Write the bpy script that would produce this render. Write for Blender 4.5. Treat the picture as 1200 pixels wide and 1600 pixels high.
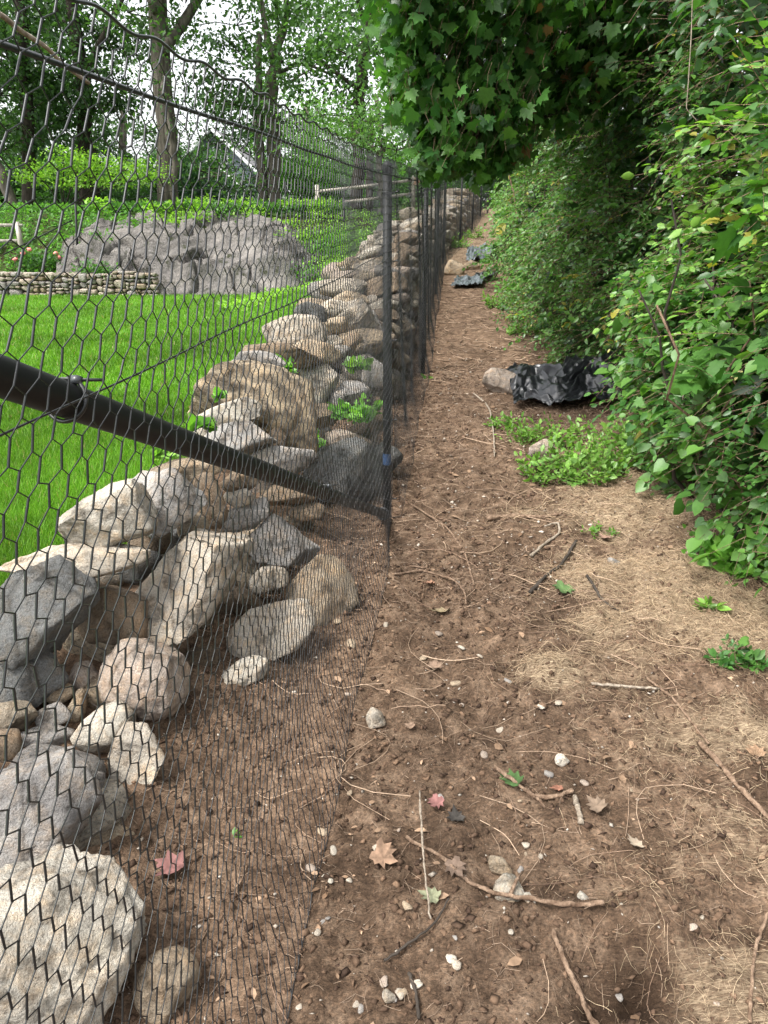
import bpy, math, random
import numpy as np
from mathutils import Vector, Matrix, Quaternion

rng = np.random.default_rng(7)
random.seed(7)
for o in list(bpy.data.objects):
    bpy.data.objects.remove(o)
S = bpy.context.scene
COL = S.collection

# ------------------------------------------------------------------ camera
PITCH = math.radians(20.7)
CAMZ = 1.65
FPX = 1110.0
cam = bpy.data.cameras.new("camera")
cam.sensor_width = 36.0
cam.lens = 36.0 * FPX / 1600.0
cam.clip_start = 0.02
cam.clip_end = 2000
cam_o = bpy.data.objects.new("camera", cam)
COL.objects.link(cam_o)
cam_o.location = (0, 0, CAMZ)
cam_o.rotation_euler = (math.radians(90) - PITCH, 0, 0)
S.camera = cam_o

# ------------------------------------------------------------------ world, sun, exposure
SUN_EL, SUN_AZ = math.radians(58), math.radians(-120)      # azimuth from +Y towards +X: light from the left, a little behind the camera
w = bpy.data.worlds.new("World")
S.world = w
w.use_nodes = True
nt = w.node_tree
nt.nodes.clear()
sky = nt.nodes.new("ShaderNodeTexSky")
sky.sky_type = 'NISHITA'
sky.sun_disc = False
sky.sun_elevation = SUN_EL
sky.sun_rotation = SUN_AZ
sky.dust_density = 4.0
sky.air_density = 1.0
hs = nt.nodes.new("ShaderNodeHueSaturation")
hs.inputs['Saturation'].default_value = 0.16
bg = nt.nodes.new("ShaderNodeBackground")
bg.inputs['Strength'].default_value = 0.15
wo = nt.nodes.new("ShaderNodeOutputWorld")
nt.links.new(sky.outputs[0], hs.inputs['Color'])
nt.links.new(hs.outputs[0], bg.inputs['Color'])
nt.links.new(bg.outputs[0], wo.inputs['Surface'])
sun = bpy.data.lights.new("sun", 'SUN')
sun.energy = 1.5
sun.angle = math.radians(14)
sun.color = (1.0, 0.96, 0.9)
sun_o = bpy.data.objects.new("sun", sun)
COL.objects.link(sun_o)
sd = Vector((math.sin(SUN_AZ) * math.cos(SUN_EL), math.cos(SUN_AZ) * math.cos(SUN_EL), math.sin(SUN_EL)))
sun_o.rotation_euler = sd.to_track_quat('Z', 'Y').to_euler()
S.view_settings.view_transform = 'Standard'
S.view_settings.look = 'None'
S.view_settings.gamma = 1
S.view_settings.use_curve_mapping = False
S.view_settings.exposure = 1.6
S.cycles.max_bounces = 8
S.cycles.diffuse_bounces = 4
S.cycles.transmission_bounces = 4
S.cycles.transparent_max_bounces = 4

# ------------------------------------------------------------------ numeric helpers
def smooth(t):
    t = np.clip(t, 0, 1)
    return t * t * (3 - 2 * t)

_perm = np.random.default_rng(3).permutation(256)
_perm = np.concatenate([_perm, _perm, _perm])
_grad = np.random.default_rng(4).normal(size=(256, 3))
_grad /= np.linalg.norm(_grad, axis=1)[:, None]

def noise3(P):
    P = np.asarray(P, float)
    I = np.floor(P).astype(int)
    F = P - I
    I &= 255
    U = F * F * F * (F * (F * 6 - 15) + 10)
    res = np.zeros(len(P))
    for dx in (0, 1):
        wx = U[:, 0] if dx else 1 - U[:, 0]
        for dy in (0, 1):
            wy = U[:, 1] if dy else 1 - U[:, 1]
            for dz in (0, 1):
                wz = U[:, 2] if dz else 1 - U[:, 2]
                h = _perm[_perm[_perm[(I[:, 0] + dx) & 255] + ((I[:, 1] + dy) & 255)] + ((I[:, 2] + dz) & 255)]
                g = _grad[h]
                d = g[:, 0] * (F[:, 0] - dx) + g[:, 1] * (F[:, 1] - dy) + g[:, 2] * (F[:, 2] - dz)
                res += wx * wy * wz * d
    return res * 1.6

def fbm(P, octaves=4, gain=0.5, lac=2.03):
    P = np.asarray(P, float)
    a, s = 1.0, np.zeros(len(P))
    for k in range(octaves):
        s += a * noise3(P + 17.3 * k)
        P = P * lac
        a *= gain
    return s

def norm(a):
    return a / (np.linalg.norm(a, axis=-1, keepdims=True) + 1e-9)

# ------------------------------------------------------------------ camera rays used to survey positions
CP, SP = math.cos(PITCH), math.sin(PITCH)

def ray(px, py):
    X, Y = (px - 600) / FPX, (800 - py) / FPX
    return np.array([X, CP + Y * SP, -SP + Y * CP])

def at(px, py, y):
    r = ray(px, py)
    return np.array([0, 0, CAMZ]) + r * (y / r[1])

# ------------------------------------------------------------------ terrain
POSTS = [(-0.425, 0.10), (0.016, 3.6), (0.375, 6.9), (0.72, 10.3), (1.09, 13.9), (1.75, 17.5), (2.42, 21.0), (3.07, 24.5), (3.70, 27.5)]
_py = np.array([-3.0] + [p[1] for p in POSTS] + [60.0])
_px = np.array([-0.82] + [p[0] for p in POSTS] + [11.0])
def fence_x(y):
    return np.interp(y, _py, _px)
_zy = np.array([-3, 0, 3.6, 6.9, 8.6, 10.3, 13.9, 17.5, 21, 24.5, 27.5, 40, 60, 120])
_zz = np.array([-.02, .09, .25, .48, .72, 1.0, 1.3, 1.6, 2.0, 2.46, 2.67, 3.6, 4.6, 6.0])
def path_z(y):
    return np.interp(y, _zy, _zz)
def lawn_z(y):
    return 0.42 + 0.006 * y
def hill_z(y):
    return lawn_z(np.minimum(y, 17.4)) + 2.0 * smooth((y - 17.6) / 4.2) + 0.06 * np.maximum(y - 22, 0)
def T(x, y):
    x = np.asarray(x, float); y = np.asarray(y, float)
    s = fence_x(y) - x
    zp = path_z(y)
    wd = 1.15 + 3.2 * smooth((y - 7.5) / 6)
    k = smooth((s - 0.05) / wd)
    zr = zp + 0.035 * np.maximum(-s, 0)
    return zr * (1 - k) + hill_z(y) * k

def hit(px, py, lift=0.0):
    r = ray(px, py)
    t = np.geomspace(0.4, 70, 4000)
    P = np.array([0, 0, CAMZ])[None] + t[:, None] * r[None]
    d = P[:, 2] - (T(P[:, 0], P[:, 1]) + lift)
    i = np.argmax(d < 0)
    if d[i] >= 0:
        i = len(t) - 1
    tt = t[i] if i == 0 else t[i - 1] + (t[i] - t[i - 1]) * d[i - 1] / (d[i - 1] - d[i] + 1e-12)
    return np.array([0, 0, CAMZ]) + tt * r, tt

# ------------------------------------------------------------------ mesh helpers
def mesh(name, V, F, mats=None, smooth_shade=False, col=None):
    """V (n,3); F (m,k) array or list of such arrays"""
    V = np.ascontiguousarray(V, dtype=np.float32)
    Fs = F if isinstance(F, list) else [F]
    Fs = [np.asarray(f, dtype=np.int32) for f in Fs if len(f)]
    me = bpy.data.meshes.new(name)
    me.vertices.add(len(V))
    me.vertices.foreach_set("co", V.ravel())
    loops = np.concatenate([f.ravel() for f in Fs])
    tot = np.concatenate([np.full(len(f), f.shape[1], np.int32) for f in Fs])
    start = np.concatenate([[0], np.cumsum(tot)[:-1]]).astype(np.int32)
    me.loops.add(len(loops))
    me.loops.foreach_set("vertex_index", loops)
    me.polygons.add(len(tot))
    me.polygons.foreach_set("loop_start", start)
    me.polygons.foreach_set("loop_total", tot)
    if smooth_shade:
        me.polygons.foreach_set("use_smooth", np.ones(len(tot), bool))
    me.update(calc_edges=True)
    if col is not None:
        at_ = me.color_attributes.new("Col", 'FLOAT_COLOR', 'POINT')
        c = np.ones((len(V), 4), np.float32)
        c[:, :3] = col
        at_.data.foreach_set("color", c.ravel())
    if mats is not None:
        me.materials.append(mats)
    return me

def link(name, me, parent=None, loc=None, rot=None, scale=None):
    o = bpy.data.objects.new(name, me)
    COL.objects.link(o)
    if loc is not None: o.location = tuple(float(v) for v in loc)
    if rot is not None: o.rotation_euler = rot
    if scale is not None: o.scale = scale if hasattr(scale, '__len__') else (scale,) * 3
    if parent is not None: o.parent = parent
    return o

def tag(o, label=None, cat=None, group=None, kind=None):
    if label: o["label"] = label
    if cat: o["category"] = cat
    if group: o["group"] = group
    if kind: o["kind"] = kind
    return o

def empty(name, loc, label, cat, group=None):
    o = bpy.data.objects.new(name, None)
    COL.objects.link(o)
    o.location = tuple(float(v) for v in loc)
    o.empty_display_size = 0.1
    return tag(o, label, cat, group)

def child(name, me, parent, kind=None):
    """mesh given in world coordinates, parented to an unrotated Empty"""
    o = link(name, me, parent)
    o.location = tuple(-v for v in parent.location)
    if kind: o["kind"] = kind
    return o

class MB:
    def __init__(s):
        s.V, s.F, s.C, s.n = [], [], [], 0
    def add(s, V, F, col=None):
        V = np.asarray(V, float)
        s.V.append(V)
        for f in (F if isinstance(F, list) else [F]):
            s.F.append(np.asarray(f) + s.n)
        s.n += len(V)
        if col is not None:
            s.C.append(np.broadcast_to(np.asarray(col, float), (len(V), 3)))
        return s
    def build(s, name, mat, smooth_shade=False):
        return mesh(name, np.concatenate(s.V), s.F, mat, smooth_shade, np.concatenate(s.C) if s.C else None)

def box(c, half, R=None):
    v = np.array([[x, y, z] for x in (-1, 1) for y in (-1, 1) for z in (-1, 1)], float) * np.asarray(half)
    if R is not None: v = v @ np.asarray(R).T
    v = v + np.asarray(c)
    f = np.array([[0, 1, 3, 2], [4, 6, 7, 5], [0, 4, 5, 1], [2, 3, 7, 6], [0, 2, 6, 4], [1, 5, 7, 3]])
    return v, f

def tube(P, r, n=8, caps=True):
    P = np.asarray(P, float)
    m = len(P)
    r = np.broadcast_to(np.asarray(r, float), (m,))
    d = norm(np.gradient(P, axis=0))
    ref = np.array([0, 0, 1.0]) if abs(d[0, 2]) < 0.9 else np.array([1.0, 0, 0])
    a = norm(np.cross(d, ref)); b = np.cross(d, a)
    th = np.linspace(0, 2 * np.pi, n, endpoint=False)
    V = P[:, None] + r[:, None, None] * (np.cos(th)[None, :, None] * a[:, None] + np.sin(th)[None, :, None] * b[:, None])
    V = V.reshape(-1, 3)
    i = np.arange(m - 1)[:, None] * n; j = np.arange(n)[None]
    F = np.stack([i + j, i + (j + 1) % n, i + n + (j + 1) % n, i + n + j], -1).reshape(-1, 4)
    Fs = [F]
    if caps:
        Fs += [np.arange(n)[::-1][None], (np.arange(n) + (m - 1) * n)[None]]
    return V, Fs

def strands(P, r, n=3):
    """P (N,K,3) many thin tubes; r (N,) or (N,K)"""
    N, K = P.shape[:2]
    r = np.asarray(r, float)
    if r.ndim == 1: r = np.repeat(r[:, None], K, 1)
    d = norm(np.gradient(P, axis=1))
    ref = np.where(np.abs(d[..., 2:3]) < 0.9, np.array([0, 0, 1.0]), np.array([1.0, 0, 0]))
    a = norm(np.cross(d, ref)); b = np.cross(d, a)
    th = np.linspace(0, 2 * np.pi, n, endpoint=False) + 0.3
    V = P[:, :, None] + r[:, :, None, None] * (np.cos(th)[None, None, :, None] * a[:, :, None] + np.sin(th)[None, None, :, None] * b[:, :, None])
    V = V.reshape(-1, 3)
    base = (np.arange(N) * K * n)[:, None, None]
    i = np.arange(K - 1)[None, :, None] * n; j = np.arange(n)[None, None]
    F = np.stack([base + i + j, base + i + (j + 1) % n, base + i + n + (j + 1) % n, base + i + n + j], -1).reshape(-1, 4)
    return V, F

def scatter(tv, tf, pos, M, col=None):
    """instances of template tv,tf baked into one array; M (N,3,3) columns side,dir,normal already scaled"""
    N, n = len(pos), len(tv)
    V = np.einsum('nij,kj->nki', M, tv) + pos[:, None]
    F = (tf[None] + (np.arange(N) * n)[:, None, None]).reshape(-1, tf.shape[1])
    C = None if col is None else np.repeat(col, n, axis=0)
    return V.reshape(-1, 3), F, C

def leaf_frames(d, nrm, size):
    d = norm(d)
    n = norm(nrm - (nrm * d).sum(-1, keepdims=True) * d)
    s = np.cross(d, n)
    return np.stack([s, d, n], -1) * np.asarray(size)[:, None, None]

def tri(F):
    F = np.asarray(F)
    return F if F.shape[1] == 3 else np.concatenate([F[:, [0, 1, 2]], F[:, [0, 2, 3]]])

# leaf templates (blade in xy, tip along +y, folded along the midrib)
LEAF_OVAL = (np.array([[0, 0, 0], [-.26, .35, .07], [0, .4, -.02], [.26, .35, .07], [-.2, .72, .03], [0, .75, -.03], [.2, .72, .03], [0, 1.0, -.1]]),
             np.array([[0, 2, 1], [0, 3, 2], [1, 2, 5], [1, 5, 4], [2, 3, 6], [2, 6, 5], [4, 5, 7], [5, 6, 7]]))
LEAF_LOW = (np.array([[0, 0, 0], [-.3, .48, .08], [0, 1.0, -.08], [.3, .48, .08]]), np.array([[0, 2, 1], [0, 3, 2]]))
LEAF_HEART = (np.array([[0, 0.05, 0], [-.32, -.05, .05], [-.5, .25, .08], [-.38, .6, .04], [0, 1.02, -.12], [.38, .6, .04], [.5, .25, .08], [.32, -.05, .05], [0, .45, -.04]]),
              np.array([[0, 8, 1], [1, 8, 2], [2, 8, 3], [3, 8, 4], [4, 8, 5], [5, 8, 6], [6, 8, 7], [7, 8, 0]])[:, [0, 2, 1]])
_mp = [(0, .02), (-.2, -.06), (-.46, .0), (-.40, .15), (-.64, .36), (-.40, .42), (-.46, .72), (-.24, .60), (-.15, .76), (0, 1.04), (.15, .76), (.24, .60), (.46, .72), (.40, .42), (.64, .36), (.40, .15), (.46, .0), (.2, -.06)]
_mv = np.array([(x, y, .10 * abs(x) - .14 * max(y - .5, 0) - .05 * (abs(x) > .4)) for x, y in _mp] + [(0, .35, 0)])
LEAF_MAPLE = (_mv, np.array([[18, i, (i + 1) % 18] for i in range(18)])[:, [0, 2, 1]])

# ------------------------------------------------------------------ materials
def new_mat(name):
    m = bpy.data.materials.new(name)
    m.use_nodes = True
    nt = m.node_tree
    nt.nodes.clear()
    out = nt.nodes.new("ShaderNodeOutputMaterial")
    return m, nt, out

def N(nt, typ, **kw):
    n = nt.nodes.new(typ)
    for k, v in kw.items():
        if k in n.inputs: n.inputs[k].default_value = v
        else: setattr(n, k, v)
    return n

def principled(nt, out, rough=0.8, spec=0.3):
    b = nt.nodes.new("ShaderNodeBsdfPrincipled")
    b.inputs['Roughness'].default_value = rough
    b.inputs['Specular IOR Level'].default_value = spec
    nt.links.new(b.outputs[0], out.inputs['Surface'])
    return b

def ramp(nt, fac, stops):
    r = nt.nodes.new("ShaderNodeValToRGB")
    e = r.color_ramp.elements
    while len(e) < len(stops): e.new(0.5)
    for el, (p, c) in zip(e, stops):
        el.position = p
        el.color = (*c, 1) if len(c) == 3 else c
    nt.links.new(fac, r.inputs[0])
    return r.outputs[0]

def mixc(nt, fac, a, b, mode='MIX'):
    m = nt.nodes.new("ShaderNodeMix")
    m.data_type = 'RGBA'; m.blend_type = mode
    for sock, v in ((m.inputs[0], fac), (m.inputs[6], a), (m.inputs[7], b)):
        if hasattr(v, 'is_linked') or hasattr(v, 'links'): nt.links.new(v, sock)
        elif isinstance(v, (int, float)): sock.default_value = v
        else: sock.default_value = (*v, 1)
    return m.outputs[2]

def tex(nt, scale, detail=4, rough=0.6, coord='Object', typ="ShaderNodeTexNoise", **kw):
    tc = nt.nodes.new("ShaderNodeTexCoord")
    t = nt.nodes.new(typ)
    t.inputs['Scale'].default_value = scale
    if 'Detail' in t.inputs: t.inputs['Detail'].default_value = detail
    if 'Roughness' in t.inputs: t.inputs['Roughness'].default_value = rough
    nt.links.new(tc.outputs[coord], t.inputs['Vector'])
    return t

def bump(nt, h, b, strength=0.5, dist=0.01):
    n = N(nt, "ShaderNodeBump")
    n.inputs['Strength'].default_value = strength
    n.inputs['Distance'].default_value = dist
    nt.links.new(h, n.inputs['Height'])
    nt.links.new(n.outputs[0], b.inputs['Normal'])

def mat_plain(name, col, rough=0.6, spec=0.3, var=0.15, scale=20, bumpd=0.0, metallic=0):
    m, nt, out = new_mat(name)
    b = principled(nt, out, rough, spec)
    b.inputs['Metallic'].default_value = metallic
    t = tex(nt, scale, 5)
    c = np.array(col)
    nt.links.new(ramp(nt, t.outputs['Fac'], [(0.3, tuple(c * (1 - var))), (0.7, tuple(np.minimum(c * (1 + var), 1)))]), b.inputs['Base Color'])
    if bumpd: bump(nt, t.outputs['Fac'], b, 0.6, bumpd)
    return m

def mat_leaf(name, rough=0.42, trans=0.35, spec=0.45, back=1.0):
    m, nt, out = new_mat(name)
    a = N(nt, "ShaderNodeAttribute", attribute_name="Col")
    b = nt.nodes.new("ShaderNodeBsdfPrincipled")
    b.inputs['Roughness'].default_value = rough
    b.inputs['Specular IOR Level'].default_value = spec
    t = tex(nt, 60, 3)
    c = mixc(nt, 0.35, a.outputs['Color'], ramp(nt, t.outputs['Fac'], [(0.3, (.55, .6, .5)), (0.7, (1.3, 1.25, 1.2))]), 'MULTIPLY')
    nt.links.new(c, b.inputs['Base Color'])
    tr = nt.nodes.new("ShaderNodeBsdfTranslucent")
    tc = mixc(nt, 1.0, c, (1.5, 1.7, 0.7), 'MULTIPLY')
    nt.links.new(tc, tr.inputs['Color'])
    mx = nt.nodes.new("ShaderNodeMixShader")
    mx.inputs[0].default_value = trans
    nt.links.new(b.outputs[0], mx.inputs[1]); nt.links.new(tr.outputs[0], mx.inputs[2])
    nt.links.new(mx.outputs[0], out.inputs['Surface'])
    return m

def mat_attr(name, rough=0.85, spec=0.2, scale=80, var=(0.7, 1.25)):
    m, nt, out = new_mat(name)
    a = N(nt, "ShaderNodeAttribute", attribute_name="Col")
    b = principled(nt, out, rough, spec)
    t = tex(nt, scale, 4)
    c = mixc(nt, 1.0, a.outputs['Color'], ramp(nt, t.outputs['Fac'], [(0.3, (var[0],) * 3), (0.7, (var[1],) * 3)]), 'MULTIPLY')
    nt.links.new(c, b.inputs['Base Color'])
    bump(nt, t.outputs['Fac'], b, 0.4, 0.003)
    return m

def mat_stone(name, strata=False, small=False):
    m, nt, out = new_mat(name)
    oi = nt.nodes.new("ShaderNodeObjectInfo")
    tc = nt.nodes.new("ShaderNodeTexCoord")
    off = N(nt, "ShaderNodeVectorMath", operation='ADD')
    mul = N(nt, "ShaderNodeMath", operation='MULTIPLY'); mul.inputs[1].default_value = 37.0
    nt.links.new(oi.outputs['Random'], mul.inputs[0])
    nt.links.new(tc.outputs['Object'], off.inputs[0]); nt.links.new(mul.outputs[0], off.inputs[1])
    def tx(scale, detail, rough=0.65, typ="ShaderNodeTexNoise"):
        t = nt.nodes.new(typ); t.inputs['Scale'].default_value = scale
        if 'Detail' in t.inputs: t.inputs['Detail'].default_value = detail
        if 'Roughness' in t.inputs: t.inputs['Roughness'].default_value = rough
        nt.links.new(off.outputs[0], t.inputs['Vector'])
        return t
    big, mid, fine = tx(4.5, 4), tx(22, 6, 0.7), tx(160, 4, 0.75)
    c = mixc(nt, 1.0, oi.outputs['Color'], ramp(nt, big.outputs['Fac'], [(0.28, (.48, .47, .47)), (0.5, (.95, .93, .9)), (0.72, (1.3, 1.26, 1.2))]), 'MULTIPLY')
    # warm iron staining, grey weathering
    stain = ramp(nt, mid.outputs['Fac'], [(0.46, (0, 0, 0)), (0.68, (1, 1, 1))])
    c = mixc(nt, stain, c, mixc(nt, 1.0, c, (1.10, .94, .78), 'MULTIPLY'))
    c = mixc(nt, 1.0, c, ramp(nt, fine.outputs['Fac'], [(0.28, (.5, .5, .5)), (0.45, (.95, .95, .95)), (0.7, (1.25, 1.25, 1.25))]), 'MULTIPLY')
    blotch = tx(9, 5, .7)
    c = mixc(nt, 1.0, c, ramp(nt, blotch.outputs['Fac'], [(0.36, (.45, .44, .42)), (0.46, (1, 1, 1)), (0.6, (1, 1, 1)), (0.68, (1.22, 1.2, 1.16))]), 'MULTIPLY')
    ck = tx(3.2, 3, .5, typ="ShaderNodeTexVoronoi"); ck.feature = 'DISTANCE_TO_EDGE'
    c = mixc(nt, .55, c, ramp(nt, ck.outputs['Distance'], [(0.0, (.25, .23, .2)), (0.022, (1, 1, 1))]), 'MULTIPLY') if not small else c
    h = fine.outputs['Fac']
    if strata:
        wv = nt.nodes.new("ShaderNodeTexWave")
        wv.inputs['Scale'].default_value = 9; wv.inputs['Distortion'].default_value = 7; wv.inputs['Detail'].default_value = 4
        wv.bands_direction = 'Y'
        nt.links.new(off.outputs[0], wv.inputs['Vector'])
        c = mixc(nt, 0.8, c, ramp(nt, wv.outputs['Color'], [(0.1, (.5, .48, .46)), (0.5, (1, .97, .92)), (0.9, (1.3, 1.25, 1.15))]), 'MULTIPLY')
    else:
        # pale lichen discs
        vo = tx(30, 2, typ="ShaderNodeTexVoronoi")
        li = ramp(nt, vo.outputs['Distance'], [(0.10, (1, 1, 1)), (0.24, (0, 0, 0))])
        gate = ramp(nt, big.outputs['Fac'], [(0.55, (0, 0, 0)), (0.66, (.55, .55, .55))])
        f = N(nt, "ShaderNodeMath", operation='MULTIPLY')
        nt.links.new(li, f.inputs[0]); nt.links.new(gate, f.inputs[1])
        c = mixc(nt, f.outputs[0], c, (.52, .53, .47))
    b = principled(nt, out, 0.85, 0.25)
    nt.links.new(c, b.inputs['Base Color'])
    ad = N(nt, "ShaderNodeMath", operation='MULTIPLY_ADD'); ad.inputs[1].default_value = 3.0
    nt.links.new(mid.outputs['Fac'], ad.inputs[0]); nt.links.new(h, ad.inputs[2])
    bump(nt, ad.outputs[0], b, 1.0 if not small else 0.5, 0.011 if not small else 0.0006)
    return m

def mat_soil():
    m, nt, out = new_mat("soil")
    a = N(nt, "ShaderNodeAttribute", attribute_name="Col")       # R: amount of straw matting, G: darker soil in the hollows and in random patches
    sep = nt.nodes.new("ShaderNodeSeparateColor")
    nt.links.new(a.outputs['Color'], sep.inputs[0])
    big, mid, fine = tex(nt, 2.2, 5), tex(nt, 16, 6, 0.7), tex(nt, 110, 5, 0.75)
    soil = ramp(nt, mid.outputs['Fac'], [(0.25, (.038, .0255, .0175)), (0.48, (.124, .085, .058)), (0.75, (.29, .213, .152))])
    soil = mixc(nt, 1.0, soil, ramp(nt, fine.outputs['Fac'], [(0.3, (.42, .42, .42)), (0.5, (1, 1, 1)), (0.72, (1.75, 1.65, 1.55))]), 'MULTIPLY')
    soil = mixc(nt, 1.0, soil, ramp(nt, big.outputs['Fac'], [(0.3, (.75, .72, .7)), (0.7, (1.25, 1.2, 1.15))]), 'MULTIPLY')
    # matted straw: stretched noise in two directions
    tc = nt.nodes.new("ShaderNodeTexCoord")
    def fib(rot, sc):
        mp = N(nt, "ShaderNodeMapping"); mp.inputs['Rotation'].default_value = (0, 0, rot); mp.inputs['Scale'].default_value = sc
        t = nt.nodes.new("ShaderNodeTexNoise"); t.inputs['Scale'].default_value = 1; t.inputs['Detail'].default_value = 5; t.inputs['Distortion'].default_value = 1.2
        nt.links.new(tc.outputs['Object'], mp.inputs['Vector']); nt.links.new(mp.outputs[0], t.inputs['Vector'])
        return t.outputs['Fac']
    f1, f2 = fib(0.5, (22, 240, 60)), fib(-0.7, (25, 260, 60))
    mxf = N(nt, "ShaderNodeMath", operation='MAXIMUM'); nt.links.new(f1, mxf.inputs[0]); nt.links.new(f2, mxf.inputs[1])
    straw = ramp(nt, mxf.outputs[0], [(0.36, (.060, .040, .027)), (0.52, (.22, .160, .105)), (0.70, (.60, .48, .32))])
    sm = N(nt, "ShaderNodeMath", operation='ADD'); nt.links.new(sep.outputs[0], sm.inputs[0])
    sub = N(nt, "ShaderNodeMath", operation='SUBTRACT'); nt.links.new(mid.outputs['Fac'], sub.inputs[0]); sub.inputs[1].default_value = 0.5
    nt.links.new(sub.outputs[0], sm.inputs[1])
    fac = ramp(nt, sm.outputs[0], [(0.25, (0, 0, 0)), (0.75, (.9, .9, .9))])
    c = mixc(nt, fac, soil, straw)
    c = mixc(nt, sep.outputs[1], c, (.03, .018, .011))
    b = principled(nt, out, 0.95, 0.12)
    nt.links.new(c, b.inputs['Base Color'])
    ad = N(nt, "ShaderNodeMath", operation='ADD'); nt.links.new(fine.outputs['Fac'], ad.inputs[0]); nt.links.new(mxf.outputs[0], ad.inputs[1])
    bump(nt, ad.outputs[0], b, 1.0, 0.008)
    return m

def mat_bark(name, c0, c1, scale=6):
    m, nt, out = new_mat(name)
    tc = nt.nodes.new("ShaderNodeTexCoord")
    mp = N(nt, "ShaderNodeMapping"); mp.inputs['Scale'].default_value = (scale, scale, scale * 0.16)
    t = nt.nodes.new("ShaderNodeTexNoise"); t.inputs['Scale'].default_value = 2; t.inputs['Detail'].default_value = 6
    nt.links.new(tc.outputs['Object'], mp.inputs['Vector']); nt.links.new(mp.outputs[0], t.inputs['Vector'])
    b = principled(nt, out, 0.9, 0.15)
    nt.links.new(ramp(nt, t.outputs['Fac'], [(0.3, c0), (0.7, c1)]), b.inputs['Base Color'])
    bump(nt, t.outputs['Fac'], b, 1.0, 0.02)
    return m

M_SOIL = mat_soil()
M_STONE = mat_stone("stone")
M_STRATA = mat_stone("layered_stone", True)
M_PEB = mat_stone("pebble_stone", False, True)
M_LEAF = mat_leaf("leaf")
M_GLOSSY = mat_leaf("glossy_leaf", rough=0.36, trans=0.34, spec=0.5)
M_FAR = mat_leaf("tree_leaf", rough=0.5, trans=0.4, spec=0.35)
M_GRASS = mat_leaf("grass_blade", rough=0.5, trans=0.35, spec=0.3)
M_DRY = mat_attr("dry_matter")
M_WIRE = mat_plain("black_coated_wire", (.014, .015, .016), rough=0.36, spec=0.5, var=0.3)
M_STEEL = mat_plain("black_painted_steel", (.010, .0105, .011), rough=0.5, spec=0.22, var=0.35, scale=9)
M_PLAST = mat_plain("black_plastic_sheet", (.012, .013, .015), rough=0.30, spec=0.6, var=0.5, scale=8, bumpd=0.004)
M_GREYPL = mat_plain("dusty_plastic_sheet", (.085, .10, .11), rough=0.45, spec=0.5, var=0.6, scale=6, bumpd=0.004)
M_BARK = mat_bark("grey_bark", (.05, .042, .034), (.17, .15, .125))
M_BARKD = mat_bark("dark_bark", (.022, .018, .015), (.075, .062, .05))
M_RAIL = mat_bark("weathered_rail", (.28, .25, .21), (.55, .50, .44))
M_TWIG = mat_bark("twig_bark", (.10, .062, .04), (.30, .21, .145), 30)
M_PALE = mat_bark("pale_twig", (.17, .135, .10), (.40, .34, .27), 30)

# ------------------------------------------------------------------ setting: lawn, path, hillside
def lawn_mat():
    m, nt, out = new_mat("lawn_turf")
    t, f = tex(nt, 0.8, 4), tex(nt, 60, 5, 0.7)
    c = ramp(nt, t.outputs['Fac'], [(0.3, (.065, .165, .013)), (0.7, (.105, .225, .020))])
    c = mixc(nt, 1.0, c, ramp(nt, f.outputs['Fac'], [(0.3, (.5, .55, .5)), (0.7, (1.35, 1.3, 1.2))]), 'MULTIPLY')
    b = principled(nt, out, 0.9, 0.1); nt.links.new(c, b.inputs['Base Color'])
    bump(nt, f.outputs['Fac'], b, 0.8, 0.03)
    return m
def forest_mat():
    m, nt, out = new_mat("forest_floor")
    t, f = tex(nt, 0.5, 5), tex(nt, 12, 6, 0.7)
    c = ramp(nt, t.outputs['Fac'], [(0.35, (.05, .035, .022)), (0.5, (.045, .085, .018)), (0.7, (.07, .14, .025))])
    c = mixc(nt, 1.0, c, ramp(nt, f.outputs['Fac'], [(0.3, (.5, .5, .5)), (0.7, (1.4, 1.4, 1.4))]), 'MULTIPLY')
    b = principled(nt, out, 0.95, 0.1); nt.links.new(c, b.inputs['Base Color'])
    bump(nt, f.outputs['Fac'], b, 0.8, 0.06)
    return m
M_LAWN, M_FOREST = lawn_mat(), forest_mat()

def grid_faces(nu, nv):
    i, j = np.meshgrid(np.arange(nv - 1), np.arange(nu - 1), indexing='ij')
    a = i * nu + j
    return np.stack([a, a + 1, a + nu + 1, a + nu], -1).reshape(-1, 4)

# places with extra relief on the path: dry turf clods and hollows (world x, y, radius, height)
CLODS = []
for px, py, wpx, hm in ((862, 1052, 95, .05), (1052, 905, 190, .05), (925, 905, 110, .035), (1120, 985, 110, .03), (935, 975, 90, .03), (1040, 950, 130, .04),
                        (1000, 1450, 170, .05), (880, 1440, 120, .03), (780, 1450, 90, .025), (1110, 1400, 120, .03), (980, 800, 190, .05), (1090, 800, 150, .05), (840, 725, 60, .04)):
    p, t = hit(px, py); CLODS.append((p[0], p[1], wpx * t / FPX / 2, hm))
for px, py, wpx, hm in ((1000, 1545, 150, -.06), (930, 1570, 110, -.05), (790, 860, 90, -.02), (880, 960, 80, -.03), (1010, 1075, 70, -.03), (770, 1130, 90, -.02), (900, 1220, 120, -.02)):
    p, t = hit(px, py); CLODS.append((p[0], p[1], wpx * t / FPX / 2, hm))

def path_relief(x, y):
    P = np.stack([x, y, np.zeros_like(x)], -1)
    near = 1 / (1 + np.maximum(y - 4, 0) * 0.25)
    r = 0.020 * fbm(P * 2.1, 3) + near * (0.022 * fbm(P * 8, 3) + 0.012 * np.abs(fbm(P * 27 + 5, 3)) + 0.004 * noise3(P * 90))
    for cx, cy, rad, h in CLODS:
        d2 = ((x - cx) ** 2 + ((y - cy) * 1.1) ** 2) / rad ** 2
        r = r + h * np.exp(-d2 * 1.6) * (1 + 0.5 * noise3(P * 24 + cx))
    return r

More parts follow.
